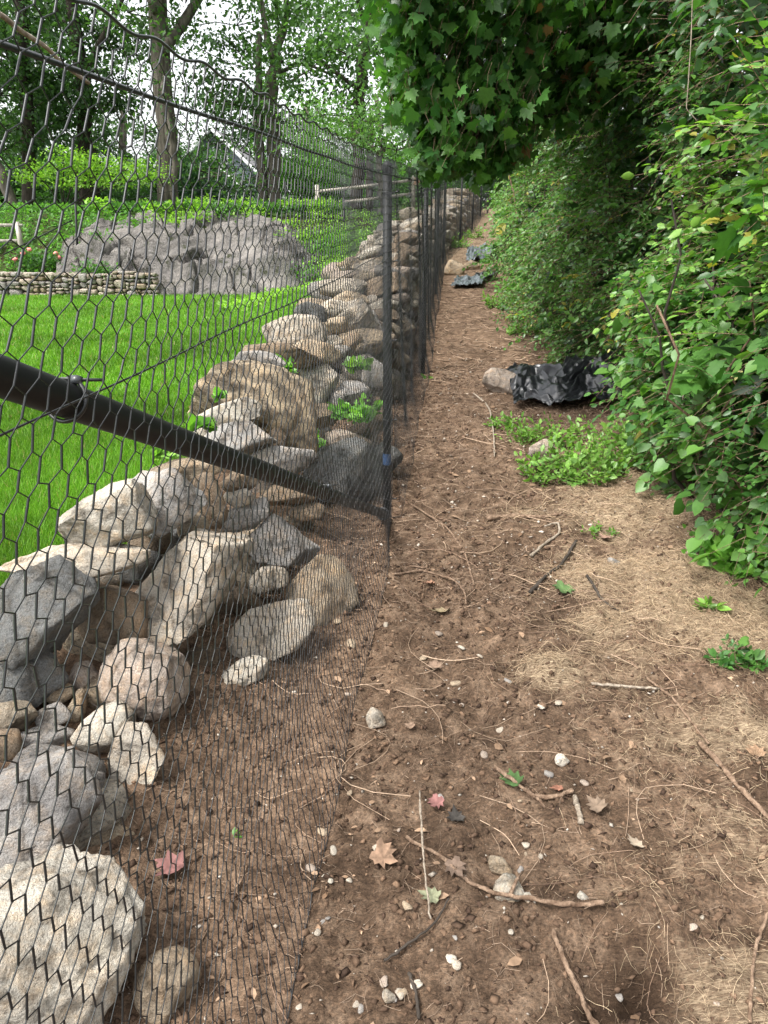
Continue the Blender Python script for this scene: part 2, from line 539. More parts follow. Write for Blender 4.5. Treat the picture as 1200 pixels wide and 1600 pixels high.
def straw_amount(x, y):
    """1 where dry matted grass lies (the right half of the near path and along the hedge foot)"""
    P = np.stack([x, y, np.zeros_like(x)], -1)
    edge = 0.48 + 0.10 * (y - 2) + 0.35 * noise3(P * 1.3 + 9) + .22 * noise3(P * 4)
    s = smooth((x - edge) / 0.6) * smooth((5.2 - y) / 1.2) * (0.55 + 0.8 * fbm(P * 2.6, 4)) * (.72 + .28 * smooth((y - 1.6) / .8))
    for cx, cy, rad, h in CLODS[:6] + CLODS[10:12]:
        s = np.maximum(s, (h > 0) * 1.15 * np.exp(-(((x - cx) ** 2 + (y - cy) ** 2) / rad ** 2) * 0.9))
    hollow = np.zeros_like(x)
    for cx, cy, rad, h in CLODS:
        if h < 0: hollow = np.maximum(hollow, np.exp(-(((x - cx) ** 2 + (y - cy) ** 2) / rad ** 2) * 1.2) * min(1, -h * 16))
    far = smooth((y - 9) / 6) * 0.5
    return np.clip(np.maximum(s * (1 - hollow), far), 0, 1), np.clip(hollow + 0.5 * smooth(noise3(P * 4 + 3) * 2 - .5), 0, 1)

def G(x, y):
    x = np.atleast_1d(np.asarray(x, float)); y = np.atleast_1d(np.asarray(y, float))
    return T(x, y) + path_relief(x, y)

ys = np.concatenate([[-2.5, -1, 0, 0.3], np.geomspace(0.55, 42, 470)])
so = np.concatenate([np.linspace(-1.75, -1.2, 10)[:-1], np.linspace(-1.2, 2.6, 250), np.linspace(2.75, 9, 22)])    # offset to the right of the fence
XX = fence_x(ys)[:, None] + so[None]
YY = np.repeat(ys[:, None], len(so), 1)
xf, yf = XX.ravel(), YY.ravel()
zf = T(xf, yf) + path_relief(xf, yf)
zf -= 0.25 * smooth((-(xf - fence_x(yf)) - 1.35) / .4)       # tucks under the lawn edge, beneath the wall
st, dk = straw_amount(xf, yf)
me = mesh("dirt_path", np.stack([xf, yf, zf], -1), grid_faces(len(so), len(ys)), M_SOIL, True, np.stack([st, dk, 0 * st], -1))
tag(link("dirt_path", me), kind="structure")

ly = np.concatenate([[-3, -1, 0], np.linspace(0.6, 17.9, 90)])
lo = np.concatenate([np.linspace(-40, -12, 20)[:-1], np.linspace(-12, -1.3, 60), [-1.1]])
LX = fence_x(ly)[:, None] + lo[None]; LY = np.repeat(ly[:, None], len(lo), 1)
lx, lyf = LX.ravel(), LY.ravel()
lz = T(lx, lyf) + 0.012 * fbm(np.stack([lx, lyf, 0 * lx], -1) * 0.8, 3) - 0.06 * (lx > fence_x(lyf) - 1.2)
tag(link("lawn", mesh("lawn", np.stack([lx, lyf, lz], -1), grid_faces(len(lo), len(ly)), M_LAWN, True)), kind="structure")

hy = np.concatenate([np.linspace(17.5, 30, 60), np.geomspace(30.5, 140, 40)])
hx = np.concatenate([np.linspace(-90, -16, 25)[:-1], np.linspace(-16, 8, 80), np.linspace(8.5, 90, 25)])
HX, HY = np.meshgrid(hx, hy)
hz = T(HX.ravel(), HY.ravel()) + 0.10 * fbm(np.stack([HX.ravel(), HY.ravel(), 0 * HX.ravel()], -1) * 0.6, 4) - 0.12
hz -= 0.25 * smooth((HX.ravel() - fence_x(HY.ravel()) + 1.5) / 0.8)
tag(link("hillside", mesh("hillside", np.stack([HX.ravel(), HY.ravel(), hz], -1), grid_faces(len(hx), len(hy)), M_FOREST, True)), kind="structure")
gv = np.array([[-600, -60, -1.0], [600, -60, -1.0], [600, 900, -1.0], [-600, 900, -1.0]], float)
tag(link("ground", mesh("ground", gv, np.array([[0, 1, 2, 3]]), M_FOREST)), kind="structure")

# ------------------------------------------------------------------ lawn grass
def grass(n, ymin, ymax, hgt, wid, power):
    y = ymin + (ymax - ymin) * rng.random(n) ** power
    half = 0.62 * y + 0.3
    x = -half + rng.random(n) * (half + fence_x(y) - 1.0)
    s = fence_x(y) - x
    keep = (s > 1.02 + 0.12 * noise3(np.stack([y * 2, y * 0, y * 0], -1))) & (x > -half)
    x, y = x[keep], y[keep]
    n = len(x)
    z = T(x, y) - 0.004
    a = rng.random(n) * 6.283
    lean = rng.normal(size=(n, 2)) * 0.35
    h = hgt * (0.6 + 0.7 * rng.random(n)); wd = wid * (0.7 + 0.6 * rng.random(n))
    b = np.stack([x, y, z], -1)
    side = np.stack([np.cos(a), np.sin(a), 0 * a], -1) * wd[:, None]
    tip = b + np.stack([lean[:, 0] * h, lean[:, 1] * h, h], -1)
    V = np.stack([b - side, b + side, tip], 1).reshape(-1, 3)
    F = np.arange(3 * n).reshape(-1, 3)
    k = rng.random(n)[:, None]
    c = (np.array([.070, .19, .013]) * (1 - k) + np.array([.18, .36, .040]) * k) * (.85 + .45 * noise3(np.stack([x * .7, y * .7, 0 * x], -1)) + .25 * noise3(np.stack([x * 4, y * 4, 0 * x], -1)))[:, None]
    dry = rng.random(n) < 0.03
    c[dry] = (.30, .26, .12)
    return V, F, np.repeat(c, 3, 0)
mb = MB()
for args in ((95000, 1.4, 6.0, .05, .0030, 1.0), (90000, 5.0, 17.4, .055, .009, 1.35)):
    V, F, C = grass(*args); mb.add(V, F, C)
tag(link("lawn_grass", mb.build("lawn_grass", M_GRASS)), "short bright green mown grass covering the lawn beyond the stone wall", "grass", kind="stuff")

# ------------------------------------------------------------------ stones
def ico(level):
    import bmesh
    bm = bmesh.new(); bmesh.ops.create_icosphere(bm, subdivisions=level, radius=1)
    V = np.array([v.co[:] for v in bm.verts]); F = np.array([[v.index for v in f.verts] for f in bm.faces]); bm.free()
    return V, F
ICO = {k: ico(k) for k in (2, 3, 4, 5)}

def rock_shape(seed, level=4, planes=13, cut=(0.48, 0.82), rough=0.06, square=0.35, chips=0.075, grit=0.02):
    r = np.random.default_rng(seed)
    V, F = ICO[level]
    V = V.copy()
    m = np.abs(V).max(1, keepdims=True)
    V = V * (1 - square) + (V / m) * 0.86 * square
    for k in range(planes):
        n = r.normal(size=3); n /= np.linalg.norm(n)
        d = r.uniform(*cut)
        e = V @ n - d
        V = V - np.where(e > 0, e, 0)[:, None] * n * 0.97
    off = r.random(3) * 50
    nn = norm(V)
    V = V + nn * (rough * fbm(V * 1.6 + off, 3) + chips * np.minimum(0, fbm(V * 5 + off, 3) + .1) + grit * fbm(V * 9 + off, 3))[:, None]
    ext = (V.max(0) - V.min(0)) / 2
    V = (V - (V.max(0) + V.min(0)) / 2) / ext
    return V, F

TINT = dict(cream=(.46, .42, .36), grey=(.34, .33, .32), dark=(.145, .15, .15), tan=(.38, .315, .235), brown=(.24, .19, .14), pink=(.43, .37, .32), pale=(.52, .49, .43), gold=(.36, .31, .24))

def view_axes(p):
    """axes of a stone as seen from the path: sideways, up the slope, away"""
    d = norm(p - np.array([0, 0, CAMZ]))
    r = norm(np.cross(d, [0, 0, 1.0])); u = np.cross(r, d)
    return r, u, d

STONE_POS = []
def place_stone(px, py, wpx, hpx, rot=0, tint='grey', up=0.0, depth=0.8, seed=0, level=4, name='stone', parent=None, strata=False, **kw):
    p, t = hit(px, py, 0.05 + up)
    a, b = wpx * t / FPX / 2, hpx * t / FPX / 2
    lift = 0.55 * min(a, b) + up
    p, t = hit(px, py, lift)
    a, b = wpx * t / FPX / 2, hpx * t / FPX / 2
    c = depth * min(a, b) if depth < 5 else depth
    r, u, d = view_axes(p)
    th = math.radians(rot)
    r2, u2 = r * math.cos(th) + u * math.sin(th), u * math.cos(th) - r * math.sin(th)
    V, F = rock_shape(seed or int(px * 7 + py), level, **kw)
    V = V * np.array([a, b, c])
    W = V[:, :1] * r2 + V[:, 1:2] * u2 + V[:, 2:] * d
    me = mesh(name, W, F, M_STRATA if strata else M_STONE, True)
    o = link(name, me, None, p)
    if parent is not None:
        o.parent = parent; o.location = tuple(p - np.array(parent.location))
    k = 0.9 + 0.2 * random.random()
    tc = TINT[tint]
    o.color = (tc[0] * k, tc[1] * k, tc[2] * k, 1)
    STONE_POS.append((*p, max(a, b)))
    return o

wall = empty("dry_stone_wall", (-0.6, 3.0, 0.3), "long tumbled grey and tan fieldstone wall running behind the black wire fence", "stone wall")
HERO = [  # px, py, w, h, rot, tint, extra lift, keywords
    (62, 1505, 330, 330, 0, 'pale', .0, dict(level=5, rough=.09, square=.4, depth=.6, chips=.09, grit=.035)),
    (45, 1268, 210, 165, 25, 'grey', .02, dict(level=5, planes=5, square=.25)),
    (212, 1186, 84, 112, -28, 'cream', 0, dict(depth=.35, planes=12, cut=(.5, .75), square=.5)),
    (166, 1140, 100, 72, 20, 'pale', 0, dict(planes=11, cut=(.55, .8))),
    (228, 1062, 140, 122, -25, 'pink', .04, dict(planes=5, square=.2, level=5)),
    (40, 1062, 120, 110, 0, 'dark', .02, dict()),
    (85, 1082, 56, 42, 10, 'tan', .02, dict(level=3)), (132, 1058, 44, 50, 0, 'pink', .02, dict(level=3, planes=4)),
    (82, 1118, 52, 36, 5, 'grey', .02, dict(level=3, planes=4)), (120, 1104, 30, 58, -25, 'tan', .02, dict(level=3)),
    (18, 1122, 76, 56, -15, 'gold', .03, dict()), (2, 1168, 60, 60, 0, 'brown', 0, dict(level=3)), (64, 1155, 100, 44, 0, 'grey', -.02, dict(level=3)),
    (150, 1092, 36, 36, 0, 'pink', .0, dict(level=3)), (150, 1312, 100, 80, 20, 'tan', -.05, dict(level=4)), (145, 1070, 24, 26, 0, 'brown', .03, dict(level=3)),
    (66, 952, 172, 160, 0, 'dark', .16, dict(level=5, planes=8, square=.5)), (-8, 1005, 50, 75, 0, 'grey', .1, dict(level=3)),
    (172, 958, 120, 120, 0, 'brown', .05, dict(planes=11, cut=(.5, .75))), (165, 1000, 90, 46, 0, 'dark', .02, dict(level=3, square=.7)),
    (118, 879, 224, 62, -3, 'cream', .30, dict(level=5, planes=12, square=.6, depth=1.3)),
    (168, 805, 150, 98, 6, 'pale', .42, dict(level=5, planes=6, square=.55)),
    (254, 778, 120, 104, 22, 'grey', .42, dict(level=4, square=.6)),
    (300, 908, 236, 118, 40, 'cream', .22, dict(level=5, planes=12, cut=(.5, .8), square=.6, depth=.9)),
    (303, 826, 52, 54, 0, 'tan', .30, dict(planes=2, square=.05, rough=.03)),
    (236, 850, 70, 50, 0, 'brown', .24, dict(level=3)), (220, 885, 70, 60, 0, 'dark', .16, dict(level=3)),
    (327, 782, 64, 90, -15, 'brown', .34, dict()), (306, 735, 150, 46, 6, 'tan', .44, dict(square=.5)), (374, 778, 48, 30, 5, 'cream', .34, dict(level=3)),
    (374, 752, 60, 34, 0, 'brown', .40, dict(level=3)), (384, 808, 86, 44, 18, 'grey', .24, dict()), (350, 815, 60, 40, 0, 'brown', .2, dict(level=3)),
    (443, 846, 120, 80, -14, 'grey', .12, dict(level=5, planes=12, square=.45)),
    (420, 906, 64, 44, 0, 'cream', .08, dict(planes=5)),
    (502, 925, 110, 104, 30, 'tan', .0, dict(depth=.5, planes=6)),
    (425, 985, 150, 96, 35, 'cream', .02, dict(level=5, depth=.4, planes=8)), (372, 1060, 110, 46, 30, 'pale', -.01, dict(depth=.5)),
    (400, 642, 205, 150, -8, 'gold', .30, dict(level=5, planes=18, cut=(.5, .75), square=.6, strata=True, depth=.8)),
    (352, 652, 118, 44, 22, 'pale', .44, dict(square=.4)), (374, 686, 120, 56, 6, 'grey', .36, dict(planes=5)), (432, 690, 36, 44, 0, 'brown', .34, dict(level=3)),
    (395, 598, 110, 40, -6, 'pale', .52, dict(square=.6, planes=15)), (430, 612, 70, 34, 8, 'grey', .46, dict(square=.6, level=3)), (330, 612, 60, 36, 20, 'pale', .5, dict(square=.6, level=3)),
    (402, 568, 90, 40, -5, 'grey', .58, dict(square=.5)), (440, 558, 130, 46, 3, 'brown', .54, dict(square=.5)),
    (497, 605, 62, 92, -8, 'pale', .34, dict(square=.6, planes=11)), (545, 625, 66, 66, -20, 'grey', .28, dict()),
    (462, 522, 100, 60, 10, 'cream', .62, dict(planes=5, level=5)), (486, 553, 100, 46, 0, 'tan', .56, dict()), (486, 491, 54, 36, -12, 'dark', .66, dict()),
    (540, 738, 130, 108, 8, 'dark', .05, dict(square=.6, level=4)), (440, 725, 110, 56, -10, 'grey', .26, dict()), (546, 687, 76, 32, -5, 'pink', .22, dict()),
    (556, 500, 62, 66, 30, 'cream', .5, dict()), (584, 520, 44, 70, 10, 'grey', .42, dict()), (526, 508, 36, 26, 0, 'tan', .56, dict(level=3)), (520, 532, 34, 18, 0, 'cream', .5, dict(level=3)),
    (530, 548, 42, 20, -10, 'grey', .48, dict(level=3)), (556, 540, 40, 40, 0, 'brown', .42, dict(level=3)), (548, 468, 60, 26, -4, 'tan', .66, dict()), (520, 482, 50, 30, 10, 'cream', .66, dict()),
    (584, 585, 46, 54, 10, 'grey', .3, dict(level=3)), (585, 650, 40, 60, 0, 'brown', .2, dict(level=3)), (455, 770, 100, 40, 0, 'brown', .18, dict()), (500, 650, 60, 40, 0, 'brown', .25, dict(level=3)),
    (600, 720, 60, 60, 0, 'dark', .05, dict(level=3)), (480, 800, 60, 30, 0, 'brown', .1, dict(level=3)),
    (450, 620, 90, 70, 0, 'brown', .2, dict(level=3)), (265, 850, 60, 70, 0, 'dark', .16, dict(level=3)), (300, 790, 70, 60, 0, 'dark', .22, dict(level=3)),
]
for px, py, wp, hp, rot, tint, up, kw in HERO:
    place_stone(px, py, wp, hp, rot, tint, up, parent=wall, **kw)

# the rest of the wall: random stones stacked in courses, sharing meshes
ROCKS = []
for k in range(14):
    V, F = rock_shape(900 + k, 3, planes=17, cut=(.45, .8), square=.65)
    me = mesh("stone", V, F, M_STRATA if k % 5 == 4 else M_STONE, True); ROCKS.append(me)
tints = list(TINT.values())
rr = random.Random(5)
def wall_stone(s, y, z, a, b, c):
    x = float(fence_x(y)) - s
    o = link("stone", rr.choice(ROCKS), wall, (x - wall.location.x, y - wall.location.y, z - wall.location.z), (rr.uniform(-.25, .25), rr.uniform(-.25, .25), rr.uniform(0, 6.28)), (a, b, c))
    tc = rr.choice(tints[:2] + tints[3:]); k = rr.uniform(.75, 1.2)
    o.color = (tc[0] * k, tc[1] * k, tc[2] * k, 1)
y = 5.9
while y < 27:
    far = min(1, max(0, (y - 6) / 5))
    hgt = 0.46 + 0.16 * far
    zz = 0.0
    while zz < hgt:
        sz = rr.uniform(.11, .24) * (1.15 - .3 * zz)
        width = 1.15 - 0.45 * zz / hgt
        s = 0.16 + 0.2 * zz
        while s < width + .1:
            a = sz * rr.uniform(.8, 1.35)
            s += a * 0.85
            base = float(path_z(y)) * 0.75 + float(T(fence_x(y) - s, y)) * 0.25
            wall_stone(s, y + rr.uniform(-.12, .12), base + zz + sz * .5, a, sz * rr.uniform(.8, 1.3), sz * rr.uniform(.42, .7))
            s += a * 0.85
        zz += sz * .85
    y += rr.uniform(.30, .42)
# low filler stones of the near rubble, under and between the big ones
for k in range(70):
    y = rr.uniform(1.3, 6.2); s = rr.uniform(.45, 1.05) if y < 3.4 else rr.uniform(.25, 1.0)
    z = float(T(fence_x(y) - s, y)); sz = rr.uniform(.05, .13)
    wall_stone(s, y, z + sz * .1, sz * 1.2, sz, sz * .8)

STONE_LABELS = [
    (262, 1541, 104, 98, 'tan', "smooth tan egg-shaped stone beside the huge rough boulder at bottom left", dict(planes=2, square=.1, rough=.03)),
    (793, 1386, 50, 44, 'pale', "pale angular stone on bare dirt, front one of a touching pair", dict(level=3)),
    (782, 1350, 42, 26, 'tan', "smaller beige stone touching the back of another stone on the dirt", dict(level=3)),
    (587, 1122, 34, 34, 'cream', "single round cream stone on dirt just right of the fence bottom edge", dict(level=3)),
    (786, 600, 66, 46, 'pink', "pinkish granite stone weighing down the near black plastic sheet", dict(planes=5, square=.4)),
    (711, 421, 32, 26, 'tan', "rounded tan boulder left of two on the far path by crumpled plastic", dict(planes=4)),
    (737, 417, 28, 17, 'tan', "flatter brown boulder right of two on the far path by plastic", dict(planes=6)),
    (879, 1185, 24, 20, 'pale', "pale flat pebble near the dry turf clods right of path middle", dict(level=3)),
    (963, 880, 30, 12, 'grey', "flat grey stone lying on straw beside small weeds", dict(level=3)),
    (846, 718, 44, 36, 'pink', "brownish stone half hidden by creeping green weeds at path edge", dict(level=3)),
    (607, 1560, 22, 20, 'pale', "white round pebble at the bottom edge of the path", dict(level=3)),
    (912, 1410, 24, 16, 'pale', "cream pebble right of the long curved twig's middle", dict(level=3)),
    (823, 1413, 14, 16, 'pale', "white pebble between stone pair and curved twig", dict(level=3)),
]
for px, py, wp, hp, tint, lab, kw in STONE_LABELS:
    o = place_stone(px, py, wp, hp, random.uniform(-25, 25), tint, 0, **kw)
    o.location.z += float(path_relief(np.array([o.location.x]), np.array([o.location.y]))[0]) if o.location.x > fence_x(o.location.y) else 0
    if wp > 40 and o.location.y < 3: o.location.z += .008
    tag(o, lab, "stone")

# pebbles: 80 single ones, finer grit as stuff
PEB = []
for k in range(6):
    V, F = rock_shape(700 + k, 2, planes=9, cut=(.5, .8), square=.3)
    PEB.append(mesh("pebble", V, F, M_PEB, True))
n = 0
while n < 64:
    px, py = rr.gauss(690, 130), rr.uniform(960, 1600)
    if n % 6 == 0: px, py = rr.uniform(700, 1150), rr.uniform(1150, 1590)
    if n % 7 == 1: px, py = rr.uniform(380, 560), rr.uniform(1150, 1580)
    p, t = hit(px, py)
    if not (-0.2 < p[0] < 1.3): continue
    r = rr.uniform(3, 8.5) * t / FPX * (0.8 if px > 900 else 1)
    z = float(G(p[0], p[1])[0])
    o = link("pebble", PEB[n % 6], None, (p[0], p[1], z + r * .25), (rr.uniform(-.3, .3), rr.uniform(-.3, .3), rr.uniform(0, 6)), (r * rr.uniform(1, 1.4), r * .9, r * .55))
    tc = TINT[rr.choice(['pale', 'cream', 'grey', 'pink', 'tan'])]; k = rr.uniform(.6, .95)
    o.color = (tc[0] * k, tc[1] * k, tc[2] * k, 1)
    tag(o, "small loose pale pebble lying on the bare dirt of the path", "pebble", "pebbles scattered on the dirt path")
    n += 1

# ------------------------------------------------------------------ the wire fence
fence = empty("wire_fence", (0.016, 3.6, 0.25), "black hexagonal wire mesh fence on steel posts running up the path", "fence")
HEX = 0.021            # side of one cell
HW = HEX * math.sqrt(3)
PH = 1.71              # post height
FP = np.array([(x, y, path_z(y)) for x, y in POSTS])
arc = np.concatenate([[0], np.cumsum(np.hypot(np.diff(FP[:, 0]), np.diff(FP[:, 1])))])
U1 = arc[1]

def fence_point(u, v):
    """u metres along, v metres above the ground -> world"""
    x = np.interp(u, arc, FP[:, 0]); y = np.interp(u, arc, FP[:, 1]); z = np.interp(u, arc, FP[:, 2])
    i = np.clip(np.searchsorted(arc, u) - 1, 0, len(arc) - 2)
    dx = (FP[i + 1, 0] - FP[i, 0]); dy = (FP[i + 1, 1] - FP[i, 1]); L = np.hypot(dx, dy)
    nx, ny = dy / L, -dx / L                                        # outward, path side
    # between posts the mesh bows a little; its foot kicks out over the soil except right at the post
    f = (u - arc[i]) / (arc[i + 1] - arc[i])
    slack = 0.02 * np.sin(np.pi * f) * np.sin(v * 3.1 + u * 2.0) + 0.006 * np.sin(u * 9 + v * 5)
    foot = smooth((0.34 - v) / 0.34)
    kick = np.where(u < U1, 0.062 * smooth((U1 - u) / 0.9), 0.04) * foot ** 1.3
    off = 0.034 + slack * 0.7 + kick
    zz = z + v + np.where(u < U1, 0.012 * np.sin(u * 4) * foot, 0)
    zz = np.maximum(zz, z + 0.008 + path_relief(x + nx * off, y + ny * off))
    sag = 0.012 * np.sin(np.pi * f) * smooth((v - 1.2) / .5)
    return np.stack([x + nx * off, y + ny * off, zz - sag], -1)

def hexnet(u0, u1, v0, v1, s, rv, rd, n, jit, shear=0):
    hw = s * math.sqrt(3)
    rows = int((v1 - v0) / (1.5 * s)); cols = int((u1 - u0) / hw)
    J, I = np.meshgrid(np.arange(rows), np.arange(cols), indexing='ij')
    off = (J % 2) * hw / 2
    ux = u0 + I * hw + off
    vb = v0 + J * 1.5 * s
    jr = np.random.default_rng(11)
    def P(u, v):
        if shear: v = np.where(v < .7, .7 - (.7 - v) * 1.55, v)
        if shear: u = np.clip(u + (shear * np.maximum(v - 1.0, 0) + .16 * np.minimum(v - 1.0, 0) + .30 * np.minimum(v - .7, 0) + .33 * np.maximum(v - 1.25, 0) ** 2) * np.clip((U1 - u) / U1, 0, 1) ** .6, -.3, U1)
        q = np.stack([u * 131.7, v * 97.3, 0 * u], -1).reshape(-1, 3)
        ju = (noise3(q * .37) * jit).reshape(u.shape); jv = (noise3(q * .37 + 40) * jit).reshape(u.shape)
        return fence_point((u + ju).ravel(), (v + jv).ravel()).reshape(*u.shape, 3)
    bot, top = P(ux, vb), P(ux, vb + s)
    segV = np.stack([bot.reshape(-1, 3), top.reshape(-1, 3)], 1)
    # diagonals from each top to the two bottoms of the next row
    tl, bl = top[:-1], bot[1:]
    odd = (np.arange(rows - 1) % 2).astype(bool)
    same = np.stack([tl.reshape(-1, 3), bl.reshape(-1, 3)], 1)
    a = []
    for j in range(rows - 1):
        if odd[j]:   # the next row is shifted half a cell to the left
            a.append(np.stack([tl[j, :-1], bl[j, 1:]], 1))
        else:
            a.append(np.stack([tl[j, 1:], bl[j, :-1]], 1))
    segD = np.concatenate([same] + a)
    def ext(sg, e):
        d = norm(sg[:, 1] - sg[:, 0])
        return np.stack([sg[:, 0] - d * e, sg[:, 1] + d * e], 1)
    V1, F1 = strands(ext(segV, rv * .6), np.full(len(segV), rv), n)
    V2, F2 = strands(ext(segD, rd * .4), np.full(len(segD), rd), n)
    return np.concatenate([V1, V2]), np.concatenate([F1, F2 + len(V1)])

V, F = hexnet(-.35, U1, .7 - .7 / 1.55, .7 - .7 / 1.55 + int((PH + .06 - (.7 - .7 / 1.55)) / (1.5 * HEX)) * 1.5 * HEX + .001, HEX, .0013, .0008, 4, .0055, .36)
child("wire_mesh", mesh("wire_mesh", V, F, M_WIRE, True), fence, "stuff")
V, F = hexnet(U1, arc[4], 0.0, PH + .06, HEX, .0010, .0008, 3, .010)
child("wire_mesh", mesh("wire_mesh", V, F, M_WIRE, True), fence, "stuff")
V, F = hexnet(arc[4], arc[-1], 0.0, PH + .06, HEX * 1.6, .0013, .0010, 3, .014)
child("wire_mesh", mesh("wire_mesh", V, F, M_WIRE, True), fence, "stuff")

# selvage wires along the top and the foot of the mesh, and the two tension wires
def run_wire(name, v, r, u0=0.03, u1=None, wob=0.004, inner=0.0):
    u = np.linspace(u0, u1 or arc[-1], 260)
    P = fence_point(u, np.full_like(u, v) + wob * np.sin(u * 43))
    if inner: P[:, 0] -= inner
    V, Fs = tube(P, r, 5)
    return child(name, mesh(name, V, Fs, M_WIRE, True), fence)
_w0 = .7 - .7 / 1.55
run_wire("selvage_wire", _w0 + int((PH + .06 - _w0) / (1.5 * HEX)) * 1.5 * HEX - .5 * HEX, .0021, u1=U1)
run_wire("selvage_wire", int((PH + .06) / (1.5 * HEX)) * 1.5 * HEX - .5 * HEX, .0018, u0=U1)
run_wire("selvage_wire", 0.0, .0013, u1=U1)
run_wire("tension_wire", PH - .02, .0031, wob=0, inner=.006)
run_wire("tension_wire", PH - .335, .0013, wob=0, inner=.006)

def post(x, y, h, r, tie=True):
    z = float(path_z(y)) - .25
    V, Fs = tube([(x, y, z), (x, y, z + h + .25)], r, 16)
    p = child("post", mesh("post", V, Fs, M_STEEL, True), fence)
    # domed cap
    prof = [(r * 1.12, -.03), (r * 1.12, .004), (r * .9, .014), (r * .4, .022), (.001, .024)]
    P = [(x, y, z + h + .25 + dz) for _, dz in prof]
    V, Fs = tube(P, [q[0] for q in prof], 16)
    c = link("post_cap", mesh("post_cap", V, Fs, M_STEEL, True), p)
    return p
for k, (x, y) in enumerate(POSTS):
    p = post(x, y, PH + (.02 if k == 1 else 0), .0215)
    for hh in ((.12, .55, .95, 1.32, 1.62) if k < 3 else (.5, 1.3)):       # ties holding mesh to post
        z = path_z(y) + hh
        th = np.linspace(0, 6.283, 15)
        V, Fs = tube(np.stack([x + .027 * np.cos(th), y + .027 * np.sin(th), z + .004 * np.sin(th * 2)], -1), .0025, 5)
        t = link("tie", mesh("tie", V, Fs, M_WIRE, True), p)
        V, Fs = tube([(x + .025, y - .012, z), (x + .045, y - .018, z + .004), (x + .052, y - .02, z + .006)], [.004, .0035, .003], 5)
        link("tie", mesh("tie", V, Fs, M_WIRE, True), p)
# brace pipe from the foot of the first post up to the end post beside the camera
A = np.array([POSTS[1][0] - .012, 3.575, .25 + .035]); B0 = at(0, 588, 0.78)
Bn = A + (B0 - A) * ((A[1] - 0.14) / (A[1] - B0[1]))
V, Fs = tube(np.linspace(A, Bn, 12), .0232, 24)
brace = child("brace_pipe", mesh("brace_pipe", V, Fs, M_STEEL, True), fence)
bd = norm(Bn - A)
def pipe_ring(f, R, r, name):
    c = A + (Bn - A) * f
    a = norm(np.cross(bd, [0, 0, 1.0])); b = np.cross(bd, a)
    th = np.linspace(0, 2 * np.pi, 25)
    V, Fs = tube(c + R * (np.cos(th)[:, None] * a + np.sin(th)[:, None] * b), r, 6)
    o = child(name, mesh(name, V, Fs, M_WIRE, True), fence); o.parent = brace; o.location = (0, 0, 0)
    return c, a, b
cA, a_, b_ = pipe_ring(0.02, .030, .006, "end_clamp")
def zip_tie(f):
    c, a, b = pipe_ring(f, .0275, .003, "cable_tie")
    up = norm(np.array([0, 0, 1.0]) - bd * bd[2])
    side = np.cross(bd, up)
    if side[0] < 0: side = -side
    hp = c + up * .026 + side * .012
    R = np.stack([side, bd, up], 1)
    V, F = box(hp, (.006, .005, .005), R)
    o = child("cable_tie_head", mesh("cable_tie_head", V, F, mat_plain("tie_head", (.05, .055, .06), .35, .5)), fence); o.parent = brace; o.location = (0, 0, 0)
    e = hp + side * .025 - bd * .022 + up * .006
    V, Fs = tube([hp, hp * .4 + e * .6, e], [.0026, .0024, .0022], 6)
    o = child("cable_tie_tail", mesh("cable_tie_tail", V, Fs, M_WIRE, True), fence); o.parent = brace; o.location = (0, 0, 0)
def brace_f(px):
    best = None
    for f in np.linspace(0, 1, 800):
        p = A + (Bn - A) * f; q = p - np.array([0, 0, CAMZ])
        dz = q[1] * CP - q[2] * SP
        if dz > .1:
            x = 600 + FPX * q[0] / dz
            if best is None or abs(x - px) < best[0]: best = (abs(x - px), f)
    return best[1]
zip_tie(brace_f(104)); zip_tie(brace_f(508))
# strip of blue tape on the first post
V, Fs = tube([(POSTS[1][0], 3.6, .56), (POSTS[1][0], 3.6, .62)], .0222, 16, False)
child("blue_tape", mesh("blue_tape", V, Fs, mat_plain("blue_tape", (.03, .07, .16), .5), True), fence)

# dead twig caught on top of the fence
P = np.array([at(-30, -25, .95), at(18, 3, 1.0), at(48, 14, 1.05), at(75, 24, 1.1), at(100, 48, 1.14), at(135, 72, 1.2), at(163, 103, 1.25), at(198, 130, 1.3)])
P[:, 0] -= .06
tw = np.linspace(0, 1, 30); Pi = np.stack([np.interp(tw, np.linspace(0, 1, 8), P[:, k]) for k in range(3)], -1)
V, Fs = tube(Pi, np.linspace(.0045, .0028, 30), 6)
tag(link("dead_twig", mesh("dead_twig", V, Fs, M_PALE, True)), "thin pale brown dead twig leaning across the top of the wire fence", "twig")

